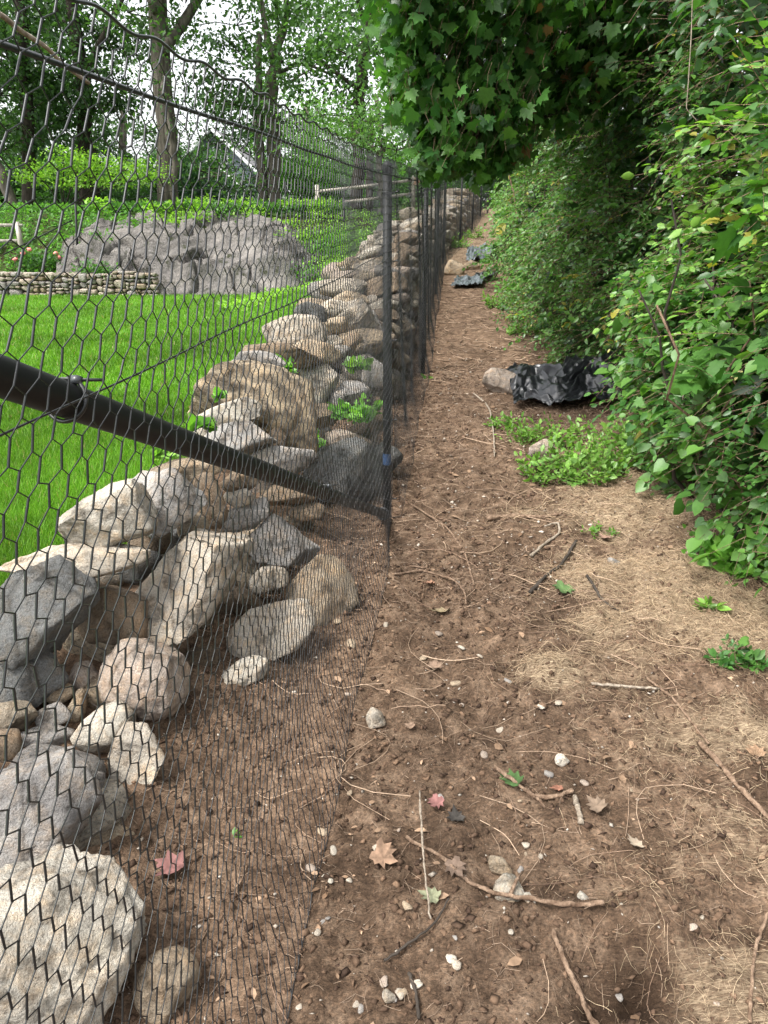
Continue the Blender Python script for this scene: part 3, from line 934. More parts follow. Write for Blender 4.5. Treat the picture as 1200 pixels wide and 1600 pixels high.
# ------------------------------------------------------------------ black plastic sheets
def sheet(name, label, corner, U, Vv, nu, nv, amp, seed, mat, folds, fscale=1.0):
    """corner + s*U + t*Vv, crumpled with sharp folds; drapes above the ground"""
    s, t = np.meshgrid(np.linspace(0, 1, nu), np.linspace(0, 1, nv))
    s, t = s.ravel(), t.ravel()
    r = np.random.default_rng(seed)
    so, to = s + .05 * noise3(np.stack([t * 4, s * 3, 0 * s + seed], -1)), t + .16 * noise3(np.stack([s * 3.3, t * 2, 0 * s + seed + 9], -1))
    P = corner + so[:, None] * U + to[:, None] * Vv
    z = np.zeros(len(s))
    for k in range(folds):
        a = r.uniform(-.5, .5); f = r.uniform(1.2, 3.2) * fscale; ph = r.uniform(0, 6)
        q = (t + a * s) * f * 3.1 + ph + 1.5 * noise3(np.stack([s * 3, t * 3, 0 * s + k + seed], -1))
        z += (1 - np.abs(np.sin(q))) ** 1.6 / folds * 1.9
    z = amp * (z * (0.3 + 0.7 * s) + 0.7 * np.abs(fbm(np.stack([s * 4, t * 4, 0 * s + seed], -1), 3)) + .3 * (1 - np.minimum(1, np.abs(fbm(np.stack([s * 3 + 7, t * 7 - s * 4, 0 * s + seed], -1), 2)) * 2.2)) + .09 * (1 - np.minimum(1, np.abs(noise3(np.stack([s * 7, t * 9 + s * 5, 0 * s + seed], -1))) * 3)))
    P[:, 2] = T(P[:, 0], P[:, 1]) + .012 + z
    return P, grid_faces(nu, nv), s, t
p0, _ = hit(806, 640)
P, F, s, t = sheet("", "", p0 + np.array([-.02, -.02, 0]), np.array([.92, -.22, 0]), np.array([.10, 1.1, 0]), 150, 130, .11, 3, M_PLAST, 3)
# pulled up over the stone at the left and heaped under the hedge at the right
P[:, 2] += .13 * np.exp(-((s - .12) ** 2 / .02 + (t - .55) ** 2 / .05)) + .17 * smooth((s - .2) / .6) * np.exp(-(t - .6) ** 2 / .12)
o = link("plastic_sheet", mesh("plastic_sheet", P, F, M_PLAST, True))
tag(o, "crumpled black plastic sheet tucked under the hedge behind the pinkish stone", "plastic sheet")
for (px, py, px2, wd, seed, mat, amp, lab) in (
        (704, 452, 752, 1.0, 5, M_GREYPL, .07, "dusty grey plastic sheet in front of the two far boulders"),
        (728, 412, 776, 1.7, 8, M_GREYPL, .14, "torn dark grey-green plastic sheet heaped behind the two far boulders"),
        (735, 442, 770, .6, 12, M_PLAST, .08, "small black plastic scrap at the hedge foot beside the far boulders")):
    a, _ = hit(px, py); b, _ = hit(px2, py)
    P, F, s, t = sheet("", "", a, b - a, np.array([.2, wd, 0]), 60, 60, amp, seed, mat, 3, .45)
    tag(link("plastic_sheet", mesh("plastic_sheet", P, F, mat, True)), lab, "plastic sheet")
a, _ = hit(712, 352)
V, F = box(a + np.array([-.2, .3, .12]), (.30, .05, .02), np.array([[.98, -.1, 0], [.1, .98, 0], [.1, 0, 1]]))
tag(link("wood_plank", mesh("wood_plank", V, F, mat_plain("orange_wood", (.50, .19, .07), .7, .2, .35, 12))), "short orange-brown plank lying by the far stone wall", "plank")

# ------------------------------------------------------------------ retaining wall, outcrop, rail fences, house
rw = empty("retaining_wall", (-8.6, 17.35, .5), "low neat retaining wall of small squared stones at the far lawn edge", "retaining wall")
RB = []
for k in range(8):
    V, F = rock_shape(400 + k, 3, planes=6, cut=(.8, 1.0), square=.93, rough=.05, chips=.02)
    RB.append(mesh("stone", V, F, M_STONE, True))
def split(x0, z0, x1, z1, out):
    w_, h_ = x1 - x0, z1 - z0
    if w_ > .40 or (w_ > .22 and w_ > 2.2 * h_ and rr.random() < .8):
        m_ = x0 + w_ * rr.uniform(.35, .65); split(x0, z0, m_, z1, out); split(m_, z0, x1, z1, out)
    elif h_ > .21 or (h_ > .13 and rr.random() < .6):
        m_ = z0 + h_ * rr.uniform(.35, .65); split(x0, z0, x1, m_, out); split(x0, m_, x1, z1, out)
    else: out.append((x0, z0, x1, z1))
cells = []; x = -14.5
while x < -5.3:
    wd = rr.uniform(.5, 1.1); split(x, -.03, min(x + wd, -5.25), .53 + rr.uniform(-.03, .03), cells); x += wd
for x0, z0, x1, z1 in cells:
    ww, hh = x1 - x0, z1 - z0
    o = link("stone", RB[rr.randrange(8)], rw, ((x0 + x1) / 2 + 8.6, rr.uniform(-.035, .02), (z0 + z1) / 2), (rr.uniform(-.04, .04), rr.uniform(-.07, .07), rr.choice([0, math.pi]) + rr.uniform(-.08, .08)), (ww / 2 * .99, .16, hh / 2 * .99))
    tc = TINT[rr.choice(['cream', 'grey', 'tan', 'pale', 'pink', 'gold', 'grey', 'cream'])]; k = rr.uniform(.85, 1.3)
    o.color = (tc[0] * k, tc[1] * k, tc[2] * k, 1)
V, F = box((-9.9, 17.40, .68), (4.55, .10, .26))
o = child("wall_core", mesh("wall_core", V, F, mat_plain("wall_earth", (.05, .042, .035), .95, .1, .3, 8, .02)), rw)

def rock_outcrop():
    nu, nv = 230, 130
    u, v = np.meshgrid(np.linspace(0, 1, nu), np.linspace(0, 1, nv)); u, v = u.ravel(), v.ravel()
    px = 88 + 430 * u
    pt = np.interp(px, [88, 120, 150, 200, 250, 300, 340, 390, 420, 445, 475, 518], [402, 374, 360, 347, 341, 336, 331, 331, 339, 354, 376, 398])
    pt = pt + 9 * noise3(np.stack([px / 42, 0 * px, 0 * px], -1)) + 4 * noise3(np.stack([px / 13, 0 * px + 5, 0 * px], -1))
    pb = np.interp(px, [88, 130, 200, 235, 260, 350, 440, 470, 518], [430, 436, 446, 462, 464, 462, 458, 446, 420])
    yt = np.interp(px, [88, 200, 400, 518], [19.3, 21.2, 21.8, 20.4]); yb = np.interp(px, [88, 230, 440, 518], [18.0, 17.15, 17.2, 18.6])
    def atv(px, py, y):
        X, Yp = (px - 600) / FPX, (800 - py) / FPX
        t = y / (CP + Yp * SP)
        return np.stack([X * t, y, CAMZ + t * (-SP + Yp * CP)], -1)
    B, Tp = atv(px, pb, yb), atv(px, pt, yt)
    w_ = np.clip(v / .8, 0, 1)
    P = B + (Tp - B) * w_[:, None]
    P[:, 2] += .42 * np.sin(np.pi * w_) ** .8 * smooth(u / .15) * smooth((1 - u) / .15)
    back = np.clip((v - .8) / .2, 0, 1)
    P[:, 1] += back * 2.2; P[:, 2] -= back ** 1.5 * .9
    P[:, 2] -= .35 * (v < .012)
    # tilted ledges and cracks
    q = P @ np.array([[.55, .35, .75], [-.5, .8, 0], [.2, .1, .9]]).T
    led = q[:, 0] * .8 + .55 * fbm(P * .55 + 3, 3)
    saw = led - np.floor(led)
    led2 = q[:, 1] * .9 + q[:, 2] * 1.3 + .5 * fbm(P * .7 + 13, 3); saw2 = led2 - np.floor(led2)
    d = .26 * fbm(P * .55 + 8, 3) + .24 * (saw ** 5 - .2) + .12 * (saw2 ** 6 - .2) + .045 * fbm(P * 2.6, 4)
    cr = np.abs(fbm(P * np.array([.8, .8, .8]) + 30, 2)); d -= .20 * np.exp(-(cr / .035) ** 2)
    edge = smooth(np.minimum(u, 1 - u) / .06)
    nrm_ = np.array([0, -.55, .83])
    P = P + nrm_ * (d * edge)[:, None]
    return mesh("rock_outcrop", P, grid_faces(nu, nv), None, True)
def mat_outcrop():
    m, nt, out = new_mat("bedrock")
    a, b_, c_ = tex(nt, .55, 6, .7), tex(nt, 2.6, 8, .72), tex(nt, 14, 6, .75)
    tc = nt.nodes.new("ShaderNodeTexCoord"); mp = N(nt, "ShaderNodeMapping"); mp.inputs['Rotation'].default_value = (.5, .9, .4); mp.inputs['Scale'].default_value = (.7, 4.5, .7)
    st_ = nt.nodes.new("ShaderNodeTexNoise"); st_.inputs['Scale'].default_value = 1.2; st_.inputs['Detail'].default_value = 6; st_.inputs['Distortion'].default_value = .8
    nt.links.new(tc.outputs['Object'], mp.inputs['Vector']); nt.links.new(mp.outputs[0], st_.inputs['Vector'])
    c = ramp(nt, a.outputs['Fac'], [(.3, (.165, .155, .145)), (.5, (.23, .215, .20)), (.7, (.33, .31, .29))])
    c = mixc(nt, 1.0, c, ramp(nt, b_.outputs['Fac'], [(.34, (.28, .28, .27)), (.46, (.9, .9, .9)), (.7, (1.3, 1.27, 1.22))]), 'MULTIPLY')
    c = mixc(nt, .8, c, ramp(nt, st_.outputs['Fac'], [(.36, (.55, .55, .54)), (.5, (1, 1, 1)), (.66, (1.2, 1.18, 1.16))]), 'MULTIPLY')
    moss = ramp(nt, b_.outputs['Fac'], [(.36, (.7, .7, .7)), (.42, (0, 0, 0))])
    c = mixc(nt, moss, c, (.06, .07, .03))
    p = principled(nt, out, .9, .2); nt.links.new(c, p.inputs['Base Color'])
    ad = N(nt, "ShaderNodeMath", operation='ADD'); nt.links.new(b_.outputs['Fac'], ad.inputs[0]); nt.links.new(c_.outputs['Fac'], ad.inputs[1])
    bump(nt, ad.outputs[0], p, 1.0, .14)
    return m
me = rock_outcrop(); me.materials.append(mat_outcrop())
tag(link("rock_outcrop", me), "broad sloping grey bedrock outcrop at the far edge of the lawn", "rock")

def rail_fence(label, posts, rails, parent_loc):
    e = empty("split_rail_fence", parent_loc, label, "fence")
    for (x, y, z, h) in posts:
        V, Fs = tube([(x, y, z - .3), (x + .01, y, z + h * .5), (x, y, z + h)], [.075, .07, .062], 8)
        child("post", mesh("post", V, Fs, M_RAIL, False), e)
    for (p, q) in rails:
        p, q = np.array(p), np.array(q); m_ = (p + q) / 2 + np.array([0, 0, -.02])
        V, Fs = tube([p, m_, q], [.04, .052, .042], 7)
        child("rail", mesh("rail", V, Fs, M_RAIL, False), e)
yy = 23.5
b0, b1, b2 = at(497, 346, yy), at(645, 318, yy + .8), at(760, 300, yy + 1.4)
hts = lambda px, py0, y: at(px, py0, y)
rail_fence("weathered two-rail split rail fence left of the first steel post", [(b0[0], yy, b0[2], at(497, 289, yy)[2] - b0[2]), (b1[0], yy + .8, b1[2], 1.15)],
           [(at(497, 299, yy), at(648, 281, yy + .8)), (at(497, 320, yy), at(648, 302, yy + .8))], b0)
c0 = at(33, 388, 19.75)
rail_fence("pale split rail fence end at the left edge of the photo", [(c0[0], 19.75, c0[2] - .1, at(33, 340, 19.75)[2] - c0[2]), (at(-130, 380, 19.5)[0], 19.5, at(-130, 386, 19.5)[2], .95)],
           [(at(35, 352, 19.75), at(-132, 350, 19.5)), (at(35, 376, 19.75), at(-132, 377, 19.5))], c0)

# thin black fence beyond the outcrop
ff = empty("thin_wire_fence", at(118, 400, 18.6), "thin black metal stakes with wires standing on and behind the rock outcrop", "fence")
tops = []
for px, pt, pb, y in ((118, 318, 404, 18.6), (272, 296, 362, 21.2), (446, 284, 352, 22.5), (537, 300, 372, 20.6)):
    a, b = at(px, pb, y), at(px, pt, y)
    V, Fs = tube([a - [0, 0, .5], b], .03, 8)
    child("post", mesh("post", V, Fs, M_STEEL, True), ff); tops.append((a, b))
V, Fs = tube([tops[0][1] * .3 + tops[0][0] * .7 + [0, 0, .5], at(5, 398, 18.3)], .016, 6)
child("brace", mesh("brace", V, Fs, M_STEEL, True), ff)
for f in (.97, .5):
    pts = np.array([b * f + a * (1 - f) for a, b in tops])
    for k in range(3):
        V, Fs = tube([pts[k], (pts[k] + pts[k + 1]) / 2 - [0, 0, .05], pts[k + 1]], .006, 4)
        child("wire", mesh("wire", V, Fs, M_STEEL, True), ff)

def house():
    Y = 42.0
    M_SIDE = mat_plain("grey_blue_siding", (.20, .235, .26), .7, .2, .15, 4)
    M_TRIM = mat_plain("white_trim", (.68, .70, .70), .6, .3, .06)
    M_ROOF = mat_plain("grey_shingle", (.12, .12, .125), .85, .2, .35, 5, .02)
    M_GLASS = mat_plain("window_glass", (.03, .035, .04), .12, .6, .3)
    base = at(335, 345, Y); e = empty("house", (base[0], Y, base[2]), "grey clapboard gabled house with white trim among the trees", "house")
    apex = at(333, 205, Y); cx = apex[0]; top = apex[2]; zb = base[2] - .5
    hw = 4.6; eave = top - 4.2
    def wz(dx): return top - abs(dx) / hw * (top - eave)
    mb = MB()
    z = zb; k = 0
    while z < top:
        z1 = min(z + .2, top)
        w0 = hw if z <= eave else hw * (top - z) / (top - eave)
        w1 = hw if z1 <= eave else hw * (top - z1) / (top - eave)
        y0, y1 = Y - .04, Y
        mb.add([(cx - w0, y0, z), (cx + w0, y0, z), (cx + w1, y1, z1), (cx - w1, y1, z1)], np.array([[0, 1, 2, 3]]))
        mb.add([(cx - w0, y0, z), (cx + w0, y0, z), (cx + w0, y1, z), (cx - w0, y1, z)], np.array([[3, 2, 1, 0]]))
        z = z1
    V, F = box((cx, Y + 4.05, (zb + eave) / 2), (hw, 4.0, (eave - zb) / 2)); mb.add(V, F)
    child("wall", mb.build("wall", M_SIDE), e)
    for sgn in (-1, 1):
        dx, dz = sgn * (hw + .5), -(top - eave) * (hw + .5) / hw
        n_ = norm(np.array([-dz * sgn * sgn, 0, abs(dx)])) * .14
        a = np.array([cx, Y - .5, top + .05]); b = a + [dx, 0, dz]
        V = np.array([a, b, b + [0, 9, 0], a + [0, 9, 0]]); V = np.concatenate([V, V + [0, 0, .16]])
        F = np.array([[0, 1, 2, 3], [7, 6, 5, 4], [0, 4, 5, 1], [1, 5, 6, 2], [2, 6, 7, 3], [3, 7, 4, 0]])
        rf = child("roof", mesh("roof", V, F, M_ROOF), e)
        V = np.array([a + [0, -.03, -.10], b + [0, -.03, -.10], b + [0, -.03, .12], a + [0, -.03, .12]]); V = np.concatenate([V, V + [0, .028, 0]])
        o = child("bargeboard", mesh("bargeboard", V, F, M_TRIM), e); o.parent = rf; o.location = (0, 0, 0)
    wp = at(345, 240, Y - .05); wx, wz_ = wp[0], wp[2]
    mb = MB()
    for bx in (((wx - .36, wz_), (.05, .03, .52)), ((wx + .36, wz_), (.05, .03, .52)), ((wx, wz_ + .5), (.31, .03, .05)), ((wx, wz_ - .5), (.31, .03, .05)), ((wx, wz_), (.02, .025, .45)), ((wx, wz_), (.31, .022, .02))):
        V, F = box((bx[0][0], Y - .08, bx[0][1]), bx[1]); mb.add(V, F)
    wn = child("window", mb.build("window", M_TRIM), e)
    V, F = box((wx, Y - .06, wz_), (.32, .01, .46)); o = child("pane", mesh("pane", V, F, M_GLASS), e); o.parent = wn; o.location = (0, 0, 0)
    # lower porch gable in front
    tp = at(328, 250, Y - 2.2); cx2, top2 = tp[0], tp[2]
    mb = MB(); z = zb; ev = top2 - 2.6; h2 = 3.0
    while z < top2 - .02:
        z1 = min(z + .2, top2); w0 = h2 if z <= ev else h2 * (top2 - z) / (top2 - ev); w1 = h2 if z1 <= ev else h2 * (top2 - z1) / (top2 - ev)
        mb.add([(cx2 - w0, Y - 2.04, z), (cx2 + w0, Y - 2.04, z), (cx2 + w1, Y - 2.0, z1), (cx2 - w1, Y - 2.0, z1)], np.array([[0, 1, 2, 3]])); z = z1
    child("porch_wall", mb.build("porch_wall", M_SIDE), e)
    for sgn in (-1, 1):
        a = np.array([cx2, Y - 2.2, top2 + .02]); b = a + [sgn * 3.3, 0, -2.86]
        V = np.array([a, b, b + [0, 2.12, 0], a + [0, 2.12, 0]]); V = np.concatenate([V, V + [0, 0, .14]])
        F = np.array([[0, 1, 2, 3], [7, 6, 5, 4], [0, 4, 5, 1], [1, 5, 6, 2], [2, 6, 7, 3], [3, 7, 4, 0]])
        rf = child("porch_roof", mesh("porch_roof", V, F, M_ROOF), e)
        V = np.array([a + [0, -.03, -.06], b + [0, -.03, -.06], b + [0, -.03, .10], a + [0, -.03, .10]]); V = np.concatenate([V, V + [0, .028, 0]])
        o = child("bargeboard", mesh("bargeboard", V, F, M_TRIM), e); o.parent = rf; o.location = (0, 0, 0)
house()

# ------------------------------------------------------------------ vegetation helpers
def rcol(n, a, b, yellow=0.0):
    k = rng.random(n)[:, None]
    c = np.array(a) * (1 - k) + np.array(b) * k
    c = c * (0.75 + 0.5 * rng.random(n))[:, None]
    if yellow:
        m = rng.random(n) < yellow
        c[m] = np.array([.30, .28, .04]) * (0.6 + .6 * rng.random(m.sum()))[:, None]
    return c

def blobs(centres, radii, n, shell=0.55):
    """n points in a union of ellipsoids, denser towards the outside"""
    centres, radii = np.asarray(centres, float), np.asarray(radii, float)
    vol = radii.prod(1) ** (2 / 3)
    k = rng.choice(len(centres), n, p=vol / vol.sum())
    d = norm(rng.normal(size=(n, 3)))
    rad = shell + (1 - shell) * rng.random(n) ** .6
    rad = rad * (1 + .18 * rng.normal(size=n))
    return centres[k] + d * radii[k] * rad[:, None], d

def leaves_at(P, out, size, tmpl, droop=.35, flat=.6):
    n = len(P)
    a = rng.normal(size=(n, 3))
    d = norm(out * .7 + a * .75 + np.array([0, 0, -droop]))
    nr = norm(np.array([0, 0, flat]) + out * .35 + rng.normal(size=(n, 3)) * .45)
    return leaf_frames(d, nr, size)

def sprays(base, dirs, L, nl, leaf, tmpl, cols, droop=.25, opp=True, spread=.9, stem_r=.0016, wild=1.0):
    """leafy twigs: base (N,3), dirs (N,3), L (N,), nl leaves on each; returns leaf arrays and stem arrays"""
    n = len(base)
    dirs = norm(dirs)
    f = np.linspace(.12, 1, nl)
    curve = base[:, None] + dirs[:, None] * (L[:, None] * f)[..., None]
    curve[..., 2] -= droop * L[:, None] * f ** 2
    tang = norm(np.repeat(dirs[:, None], nl, 1) + np.array([0, 0, -1.0]) * (2 * droop * f)[None, :, None])
    side = norm(np.cross(tang, np.array([0, 0, 1.0])))
    sg = np.where(np.arange(nl) % 2 == 0, 1, -1)[None, :, None]
    d = norm(tang * .65 + side * sg * spread + rng.normal(size=(n, nl, 3)) * .34 * wild + np.array([0, 0, -.12]))
    d[:, -1] = norm(tang[:, -1] + rng.normal(size=(n, 3)) * .1)
    up = norm(np.array([0, 0, 1.0]) + rng.normal(size=(n, nl, 3)) * .55 * wild + rng.normal(size=(n, 1, 3)) * .35 + np.array([-.3, -.2, 0]))
    sz = leaf * (.55 + .9 * rng.random((n, 1)) ** 1.5) * (.75 + .45 * rng.random((n, nl))) * (1.0 - .25 * np.abs(f - .5))[None]
    M = leaf_frames(d.reshape(-1, 3), up.reshape(-1, 3), sz.ravel())
    V, F, C = scatter(tmpl[0], tmpl[1], curve.reshape(-1, 3), M, np.repeat(cols, nl, 0) * (.85 + .3 * rng.random((n * nl, 1))))
    f2 = np.linspace(0, 1, 4)
    st = base[:, None] + dirs[:, None] * (L[:, None] * f2)[..., None]
    st[..., 2] -= droop * L[:, None] * f2 ** 2
    SV, SF = strands(st, np.outer(np.full(n, stem_r), [1.3, 1.1, .9, .6]), 3)
    return (V, F, C), (SV, SF), (curve.reshape(-1, 3), M)

# ------------------------------------------------------------------ background trees
def limb(p, q, r0, r1, k=9, wob=.15):
    t = np.linspace(0, 1, k)[:, None]
    P = p * (1 - t) + q * t
    w_ = rng.normal(size=(k, 3)) * wob * np.linalg.norm(q - p) * .07
    w_[0] = w_[-1] = 0; w_[:, 2] *= .3
    return tube(P + w_, np.linspace(r0, r1, k), 9)

CROWN = dict(dark=((.024, .068, .020), (.058, .14, .038)), mid=((.038, .105, .026), (.085, .195, .045)), light=((.055, .15, .03), (.13, .29, .055)), lime=((.13, .28, .035), (.26, .44, .07)), teal=((.020, .060, .030), (.04, .10, .05)))
def tree(label, y, trunk, limbs, crown, tone='mid', leaf=.17, bark=None, name="broadleaf_tree", group=None, lowest=None):
    """trunk/limbs: lists of [(px,py,width_px)...] ; crown: (px,py,rx,ry,n) clumps at about distance y"""
    b0 = at(trunk[0][0], trunk[0][1], y)
    zg = float(T(b0[0], y))
    e = empty(name, (b0[0], y, zg), label, "tree", group)
    mb = MB()
    depth = at(600, 300, y)
    zd = np.linalg.norm(at(trunk[0][0], trunk[0][1], y) - np.array([0, 0, CAMZ]))
    sc = zd / FPX
    P = [np.array([b0[0], y, zg - .3])] if b0[2] > zg else []
    R = [trunk[0][2] * sc * .62] if P else []
    for px, py, wd in trunk:
        P.append(at(px, py, y)); R.append(wd * sc / 2)
    P = np.array(P); m_ = 14
    tt = np.linspace(0, 1, len(P)); t2 = np.linspace(0, 1, m_)
    Pi = np.stack([np.interp(t2, tt, P[:, k]) for k in range(3)], -1) + np.concatenate([np.zeros((1, 3)), rng.normal(size=(m_ - 1, 3)) * .04])
    V, Fs = tube(Pi, np.interp(t2, tt, R), 12); mb.add(V, Fs)
    child("trunk", mb.build("trunk", bark or M_BARK, True), e)
    for lb in limbs:
        pts = np.array([at(px, py, y + rng.normal() * .3) for px, py, wd in lb]); rad = np.array([wd * sc / 2 for _, _, wd in lb])
        t2 = np.linspace(0, 1, 8); tt = np.linspace(0, 1, len(pts))
        Pi = np.stack([np.interp(t2, tt, pts[:, k]) for k in range(3)], -1)
        V, Fs = tube(Pi, np.interp(t2, tt, rad), 8)
        child("limb", mesh("limb", V, Fs, bark or M_BARK, True), e)
    VV = MB(); TW = MB()
    for (px, py, rx, ry, n) in crown:
        n = int(n * 1.45); rx *= 1.15; ry *= 1.15
        c = at(px, py, y + rng.normal() * .9)
        # sub-clumps give the light and dark grouping
        ns = max(3, int(n / 90))
        sub = c + np.clip(rng.normal(size=(ns, 3)), -1.7, 1.7) * np.array([rx * sc * .5, 1.3, ry * sc * .5])
        k = rng.integers(0, ns, n)
        r_ = (.25 + .25 * rng.random(ns))[k]
        Q = sub[k] + rng.normal(size=(n, 3)) * r_[:, None] * np.array([1.25, 1.1, .62])
        if lowest is not None: Q = Q[Q[:, 2] > lowest]
        n2 = len(Q)
        M = leaves_at(Q, norm(rng.normal(size=(n2, 3)) * [1, 1, .5]), leaf * (.7 + .6 * rng.random(n2)), LEAF_LOW, .3, .9)
        a, b = [np.array(c_) * .8 + np.mean(c_) * .2 for c_ in CROWN[tone]]  # crown colours greyed a little, painting distance haze into the leaves
        V, F, C = scatter(LEAF_LOW[0], LEAF_LOW[1], Q, M, rcol(n2, a, b))
        VV.add(V, F, C)
        # twigs running through the clump
        q0 = np.repeat(c[None], min(ns, 5), 0); q1 = sub[:min(ns, 5)]
        st = np.stack([q0, (q0 + q1) / 2 + rng.normal(size=q0.shape) * .12, q1], 1)
        TV, TF = strands(st, np.full(len(st), .018), 4); TW.add(TV, TF)
    cr = child("crown", VV.build("crown", M_FAR), e, "stuff")
    o = child("twigs", TW.build("twigs", M_BARKD), e, "stuff"); o.parent = cr; o.location = (0, 0, 0)
    return e

def fill(x0, x1, y0, y1, k, rx, ry, n):
    return [(random.uniform(x0, x1), random.uniform(y0, y1), rx * random.uniform(.7, 1.3), ry * random.uniform(.7, 1.3), n) for _ in range(k)]

tree("tall straight thick-trunked grey tree in front of the house", 26, [(264, 340, 30), (258, 200, 26), (250, 80, 25), (243, -40, 24), (238, -260, 20)],
     [[(254, 80, 15), (285, 38, 13), (318, -15, 11), (360, -90, 7)], [(246, 20, 12), (215, -40, 9), (170, -110, 6)]],
     fill(150, 300, -300, -40, 9, 70, 45, 480) + [(215, 60, 40, 30, 260), (200, 20, 50, 30, 320), (262, 60, 25, 22, 120), (235, 205, 26, 20, 130), (275, 30, 18, 20, 60), (290, 5, 40, 20, 180)], 'mid')
tree("slim pale leaning stem right of the thick trunk", 25, [(275, 338, 11), (272, 250, 10), (264, 190, 9), (255, 120, 7)], [], [(270, 180, 24, 20, 110), (250, 130, 26, 20, 130), (290, 145, 20, 20, 80), (330, 225, 40, 22, 170), (375, 235, 40, 24, 190), (310, 265, 30, 26, 170), (400, 275, 26, 24, 140), (345, 275, 40, 18, 120)], 'mid', .12)
tree("twin-stemmed tree with forking top, right of the house", 27, [(424, 345, 22), (428, 240, 20), (424, 140, 17), (428, 80, 16)],
     [[(428, 85, 12), (445, 45, 10), (447, 5, 8), (452, -60, 6)], [(426, 90, 11), (416, 55, 9), (408, 0, 7), (400, -60, 5)], [(412, 345, 13), (406, 220, 11), (404, 120, 9), (405, 50, 7)], [(428, 120, 6), (470, 95, 4), (520, 118, 3)]],
     [(370, 40, 55, 50, 620), (400, 110, 55, 40, 520), (350, 110, 40, 40, 300), (450, 25, 40, 35, 300), (455, 90, 35, 28, 220), (380, 170, 50, 26, 330), (430, -40, 90, 45, 600), (340, 160, 26, 24, 120), (470, 140, 40, 22, 190), (440, 190, 40, 25, 200)], 'mid')
tree("dark forked tree left of the first steel post", 25, [(560, 345, 19), (560, 230, 17), (563, 140, 16), (570, 90, 14)],
     [[(568, 100, 13), (576, 55, 11), (580, 5, 10), (582, -60, 8)], [(566, 105, 10), (572, 40, 7), (562, 10, 6), (550, -40, 5)], [(577, 340, 11), (578, 250, 10), (580, 180, 8)], [(560, 140, 6), (520, 110, 5), (490, 90, 3)]],
     [(520, 40, 50, 50, 640), (500, 95, 45, 30, 380), (545, 90, 45, 30, 380), (590, 30, 35, 40, 330), (600, 120, 30, 40, 330), (520, -40, 80, 40, 560), (540, 135, 40, 18, 200), (605, 70, 22, 30, 130)], 'mid', bark=M_BARKD)
tree("feathery light green tree drooping behind the fence top", 22.5, [(592, 335, 10), (594, 240, 9), (590, 150, 6)], [[(593, 240, 4), (540, 190, 3), (490, 180, 2)], [(593, 200, 4), (640, 180, 2)]],
     [(500, 178, 60, 22, 420), (560, 190, 60, 26, 520), (540, 215, 60, 20, 420), (615, 190, 45, 35, 480), (620, 235, 45, 22, 360), (470, 205, 35, 14, 120), (580, 165, 50, 20, 300)], 'light', .11)
tree("dark multi-stemmed tree at far left above the lime shrub", 27, [(135, 340, 20), (133, 230, 19), (128, 130, 18), (120, 60, 15), (110, -40, 12)],
     [[(130, 120, 10), (160, 60, 8), (200, -20, 5)], [(150, 335, 13), (146, 240, 12), (128, 200, 10)], [(124, 75, 10), (90, 20, 7), (60, -60, 5)]],
     [(90, 60, 60, 50, 800), (130, 40, 60, 50, 760), (60, 20, 60, 50, 760), (40, 110, 60, 45, 720), (100, 130, 60, 40, 650), (160, 110, 45, 40, 460), (150, 170, 50, 35, 480), (90, 190, 70, 30, 600), (90, -60, 120, 60, 1100), (180, 40, 40, 35, 300)], 'dark', bark=M_BARKD)
tree("dark tree at the left edge of the photo", 25.5, [(48, 335, 17), (44, 220, 16), (38, 120, 15), (30, -40, 12)], [[(40, 130, 9), (0, 60, 7), (-40, 0, 5)]],
     [(10, 60, 60, 55, 760), (0, 150, 60, 50, 700), (30, 200, 50, 35, 520), (-30, 100, 60, 70, 600), (20, -40, 70, 60, 700), (5, 235, 40, 25, 300), (-40, 230, 50, 40, 360)], 'dark', bark=M_BARKD)
tree("pale bare leaning trunk at the lower left edge of the woods", 23.5, [(26, 352, 15), (12, 300, 14), (-4, 258, 13), (-40, 150, 10)], [], [(-50, 140, 50, 50, 420)], 'mid')
# far belt of trees closing the view
for k, (px, y, tone, n) in enumerate(((-60, 44, 'dark', 1), (60, 48, 'dark', 1), (190, 50, 'mid', 1), (400, 52, 'teal', 1), (480, 56, 'light', 1), (560, 48, 'light', 1), (650, 42, 'mid', 1), (730, 38, 'mid', 1), (830, 40, 'dark', 1))):
    lab = ["far dark tree behind the left edge trees", "far dark tree behind the multi-stemmed tree", "far tree behind the thick trunk", "far bluish green tree right of the house", "far pale green tree showing through the fence mesh", "far light green tree behind the forked tree",
           "far tree above the end of the wire fence", "far tree where the path disappears", "far dark tree hidden behind the hedge top"][k]
    sp = 75
    big = px < 150 or px > 600
    cr = fill(px - sp, px + sp, 215, 325, 7 if not 150 < px < 300 else 5, 50, 26, 330) + fill(px - sp, px + sp, 60 if big else 160, 230, 7 if big else 3, 50, 30, 300)
    if big: cr += fill(px - sp, px + sp, -150, 60, 7, 55, 45, 320)
    tree(lab, y, [(px, 335, 12), (px + 4, 200, 10), (px, 60 if big else 170, 7)], [], cr, tone, .26, group="far belt of trees")

